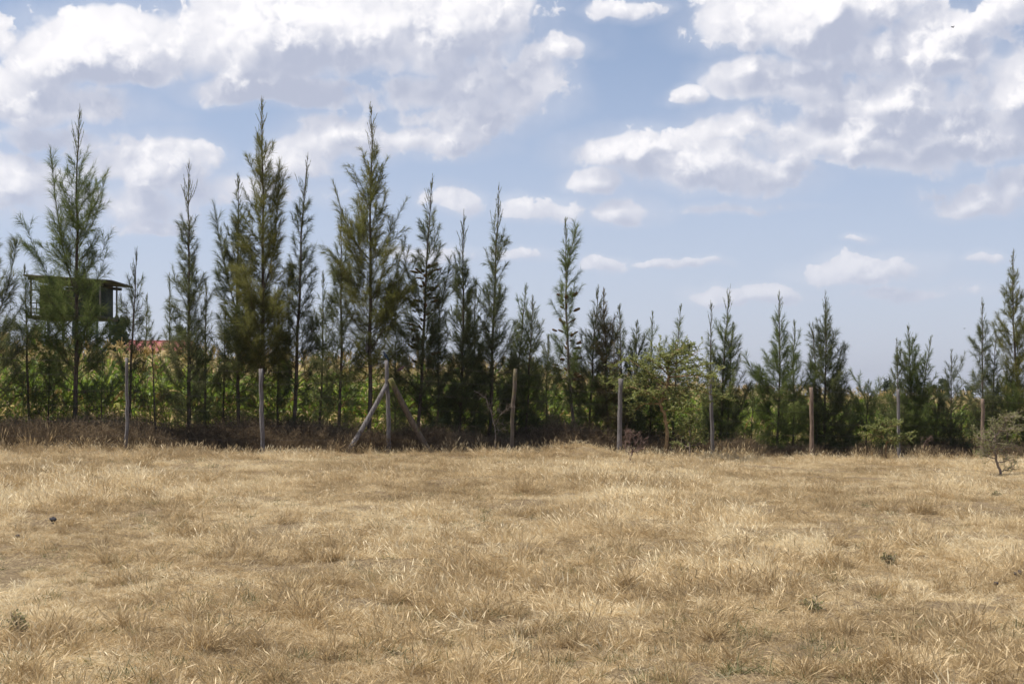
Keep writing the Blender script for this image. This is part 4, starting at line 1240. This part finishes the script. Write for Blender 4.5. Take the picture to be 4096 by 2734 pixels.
# ------------------------------------------------------------------ trees far behind
def far_tree(label, px, top, d, w, seed, shape=1.0, n=1500):
    r = np.random.default_rng(seed)
    X0 = X_at(px, d); g = float(ground(X0, d)); H = Z_at(top, d) - g; W = w * d / F
    root = empty('far_tree', (X0, d, g)); tag(root, label, 'tree', 'trees far beyond the maize')
    mb = MB().tube(np.array([(0, 0, -.2), (.1, 0, H * .3), (0, .1, H * .6), (.05, 0, H * .93)]), [.02 * H + .04, .016 * H + .03, .01 * H + .02, .015], 6, .5)
    lv = MB(); cl = []
    for k in range(30):
        u = r.uniform(.22, 1); a = r.uniform(0, 6.28); rr = W * (1 - u ** 1.6 * .8 * shape) * r.uniform(.15, .85)
        c = np.array([np.cos(a) * rr, np.sin(a) * rr, H * u * .97])
        mb.tube(np.array([(0, 0, c[2] * .75), c * [.55, .55, .93], c]), [.05, .03, .012], 3, .5, cap=False)
        m = n // 30; s = W * r.uniform(.14, .30)
        cl.append(c + r.normal(size=(m, 3)) * np.array([s, s, s * .75]))
    b = np.concatenate(cl); b[:, 2] = np.clip(b[:, 2], H * .12, H)
    m = len(b); dv = rand_unit(r, m); L = r.uniform(.12, .26, m)[:, None] * max(1, d / 90)
    P = np.stack([b, b + dv * L * .5, b + dv * L], 1)
    lv.ribbon(P, unit(np.cross(dv, rand_unit(r, m))), np.stack([L[:, 0] * .2, L[:, 0] * .5, 0 * L[:, 0]], -1), np.clip(r.normal(size=m) * .2 + .5, 0, 1))
    mb.build('trunk', M['bark'], root); lv.build('crown', M['far_leaf'], root)
far_tree('bluish round tree on the skyline left of the three pointed clump', 3548, 1515, 105, 42, 301)
far_tree('tiny pointed tree on the skyline right of the three pointed clump', 3733, 1538, 125, 16, 302, 1.2, 900)
far_tree('low tree on the skyline behind the short single casuarina', 3770, 1520, 105, 36, 303)
far_tree('low tree on the skyline left of the split fence post', 3875, 1548, 105, 34, 304)
far_tree('dark dense tree rising behind the maize right of the watchtower', 478, 1262, 58, 44, 305, .5, 3800)
far_tree('far tree low beside the left watchtower stilt', 150, 1268, 74, 30, 306, 1.2)
far_tree('low far tree at the left edge behind the maize', 20, 1330, 90, 40, 307)
far_tree('far tree glimpsed beyond the red roof', 730, 1300, 95, 40, 308)
far_tree('low far tree glimpsed between the two tallest casuarinas', 1265, 1395, 120, 46, 309)

# ------------------------------------------------------------------ birds
def bird(name, label, pos, heading, L, body_rgb, back_rgb, pitch=50, wings=False, roll=0.0):
    """L: length from bill to tail tip"""
    mats = [rough_mat(name + '_breast_feathers', tuple(c * .7 for c in body_rgb), body_rgb, (60, 60, 60), .7, .2), rough_mat(name + '_back_feathers', tuple(c * .7 for c in back_rgb), back_rgb, (60, 60, 60), .45, .2)]
    root = empty(name, pos); tag(root, label, 'bird')
    root.rotation_euler = (0, 0, heading)
    # spine along +X then pitched up
    s = np.array([-.20, -.12, 0, .14, .28, .40, .50, .56, .62, .68]) * L
    rad = np.array([.02, .07, .12, .155, .15, .115, .085, .095, .08, .02]) * L
    zz = np.array([0, 0, 0, .005, .01, .02, .045, .06, .06, .05]) * L
    n = 12; th = np.arange(n) / n * 2 * np.pi
    v = np.concatenate([np.stack([np.full(n, a), np.cos(th) * q * .9, z + np.sin(th) * q], -1) for a, q, z in zip(s, rad, zz)])
    v = np.vstack([v, [s[0] - .01 * L, 0, 0], [s[-1] + .015 * L, 0, zz[-1]]])
    k = len(s); quads = []; tris = []
    for i in range(k - 1):
        for j in range(n): quads.append((i * n + j, i * n + (j + 1) % n, (i + 1) * n + (j + 1) % n, (i + 1) * n + j))
    for j in range(n):
        tris.append((k * n, (j + 1) % n, j)); tris.append((k * n + 1, (k - 1) * n + j, (k - 1) * n + (j + 1) % n))
    p = math.radians(pitch); R3 = np.array([[math.cos(p), 0, -math.sin(p)], [0, 1, 0], [math.sin(p), 0, math.cos(p)]])
    lift = np.array([0, 0, .0 if wings else .27 * L])
    tr = lambda a: (np.asarray(a, float) @ R3.T) + lift
    MB().add(tr(v), quads, tris).build('body', mats[0], root, smooth=True)
    MB().add(tr([(.66 * L, -.02 * L, .05 * L), (.66 * L, .02 * L, .05 * L), (.66 * L, 0, .085 * L), (.78 * L, 0, .05 * L)]), None, [(0, 1, 3), (1, 2, 3), (2, 0, 3)]).build('bill', M['thorn_wood'], root)
    tv = [(-.10 * L, -.05 * L, .05 * L), (-.10 * L, .05 * L, .05 * L), (-.42 * L, .07 * L, .0), (-.42 * L, -.07 * L, .0)]
    MB().add(tr(tv + [(x, y, z - .015 * L) for x, y, z in tv]), [(0, 1, 2, 3), (7, 6, 5, 4), (0, 3, 7, 4), (1, 5, 6, 2), (2, 6, 7, 3), (0, 4, 5, 1)]).build('tail', mats[1], root)
    for sgn in (-1, 1):
        if wings:
            w = [(.30, .09, .03), (.34, .35, .14), (.22, .62, .20), (.02, .88, .16), (.06, .55, .16), (.05, .10, .03)]
            w = np.array([(x * L, sgn * y * L, z * L) for x, y, z in w])
        else:
            w = [(.38, .10, .05), (.26, .150, .06), (.05, .155, .05), (-.24, .07, .03), (-.05, .13, -.05), (.20, .155, -.06)]
            w = np.array([(x * L, sgn * y * L, z * L) for x, y, z in w])
        top = tr(w); bot = tr(w + np.array([0, -sgn * .01 * L, -.012 * L])); m = len(w)
        tris = [(0, i, i + 1) for i in range(1, m - 1)] + [(m, m + i + 1, m + i) for i in range(1, m - 1)]
        q = [(i, (i + 1) % m, m + (i + 1) % m, m + i) for i in range(m)]
        MB().add(np.vstack([top, bot]), q, tris).build('wing', mats[1], root)
    if not wings:
        for sgn in (-1, 1):
            MB().tube(np.array([(.0, sgn * .05 * L, .30 * L), (.02 * L, sgn * .05 * L, .12 * L), (.0, sgn * .05 * L, 0.0)]), .012 * L, 4, .5).build('leg', M['dead_wood'], root)
    return root
X0, X1, dC, gC, zC = POSTS[3]
bird('starling', 'glossy blue black bird perched on top of the braced fence post', (X1, dC, zC), R(150), .25, (0.010, 0.018, 0.035), (0.008, 0.035, 0.060), 50)
dT = float(d_fence(848 * S)) + 2.0
bird('dove', 'pale dove sitting beside the trunk of the second tallest casuarina', (X_at(1467, dT), dT, Z_at(1407, dT)), R(100), .27, (0.20, 0.16, 0.15), (0.13, 0.105, 0.10), 62)
dT = float(d_fence(957 * S)) + 1.7
bird('dove', 'pinkish dove low in the branches right of the braced fence post', (X_at(1594, dT), dT, Z_at(1489, dT)), R(10), .24, (0.30, 0.17, 0.16), (0.10, 0.09, 0.09), 25)
bird('small_bird', 'small dark bird in the cone filled casuarina', (X_at(1651, dT + .2), dT + .2, Z_at(1369, dT + .2)), R(60), .19, (0.05, 0.035, 0.022), (0.04, 0.028, 0.018), 60)
dT = float(d_fence(1120 * S)) + 2.1
bird('small_bird', 'small dark bird clinging left of the straight dark stem', (X_at(1955, dT), dT, Z_at(1332, dT)), R(190), .17, (0.06, 0.05, 0.04), (0.03, 0.026, 0.022), 55)
bird('flying_bird', 'dark bird gliding with spread wings in front of the high right hand cloud', (X_at(3812, 70), 70, Z_at(110, 70)), R(205), .17, (0.035, 0.04, 0.055), (0.03, 0.035, 0.05), 15, True)
bird('flying_bird', 'tiny bird flying low in the sky left of the right hand trees', (X_at(3858, 75), 75, Z_at(1314, 75)), R(250), .10, (0.05, 0.05, 0.05), (0.04, 0.04, 0.04), 20, True)

# ------------------------------------------------------------------ stones
def stone(label, px, py, w, h, seed):
    r = np.random.default_rng(seed)
    d = d_ground(px, py); X0 = X_at(px, d); g = float(ground(X0, d)); a = w * d / F / 2
    mb = MB(); nu, nv = 9, 6; v = []
    for i in range(nv + 1):
        ph = math.pi * i / nv
        for j in range(nu):
            t = 2 * math.pi * j / nu; q = 1 + .22 * r.normal()
            v.append((a * q * math.sin(ph) * math.cos(t), a * .9 * q * math.sin(ph) * math.sin(t), a * h * (math.cos(ph) * q * .8 + .45)))
    qd = [(i * nu + j, i * nu + (j + 1) % nu, (i + 1) * nu + (j + 1) % nu, (i + 1) * nu + j) for i in range(nv) for j in range(nu)]
    o = mb.add(v, qd).build('stone', M['stone'], None)
    o.location = (X0, d, g + .03)
    tag(o, label, 'stone', 'dark stones in the grass')
M['stone'] = rough_mat('dark_stone', (0.035, 0.032, 0.035), (0.10, 0.09, 0.09), (30, 30, 30), .9, .5)
stone('dark stone lying in the grass at left', 213, 2094, 30, .8, 1)
stone('small dark stone near the left edge of the grass', 72, 2157, 20, .8, 2)
stone('dark stone half in a hollow at the right edge', 4072, 2312, 34, .7, 3)
stone('small dark stone in the grass right of the middle', 2246, 2338, 22, .8, 4)
stone('dark stone in the grass left of the dark stone at the right edge', 3985, 2352, 22, .7, 5)

# ------------------------------------------------------------------ the dusty air of the plain
def build_haze():
    v = [(x, y, z) for x in (-7000, 7000) for y in (-200, 11000) for z in (-12, 190)]
    q = [(0, 1, 3, 2), (4, 6, 7, 5), (0, 4, 5, 1), (2, 3, 7, 6), (0, 2, 6, 4), (1, 5, 7, 3)]
    m = bpy.data.materials.new('dusty_air'); m.use_nodes = True
    t = m.node_tree; t.nodes.clear()
    pv = t.nodes.new('ShaderNodeVolumePrincipled')
    pv.inputs['Color'].default_value = (0.86, 0.89, 0.97, 1)
    pv.inputs['Density'].default_value = 0.00014
    pv.inputs['Anisotropy'].default_value = 0.2
    out = t.nodes.new('ShaderNodeOutputMaterial'); t.links.new(pv.outputs[0], out.inputs['Volume'])
    o = MB().add(v, q).build('haze', m)
    tag(o, 'thin pale haze over the plain', 'haze', kind='stuff')
build_haze()
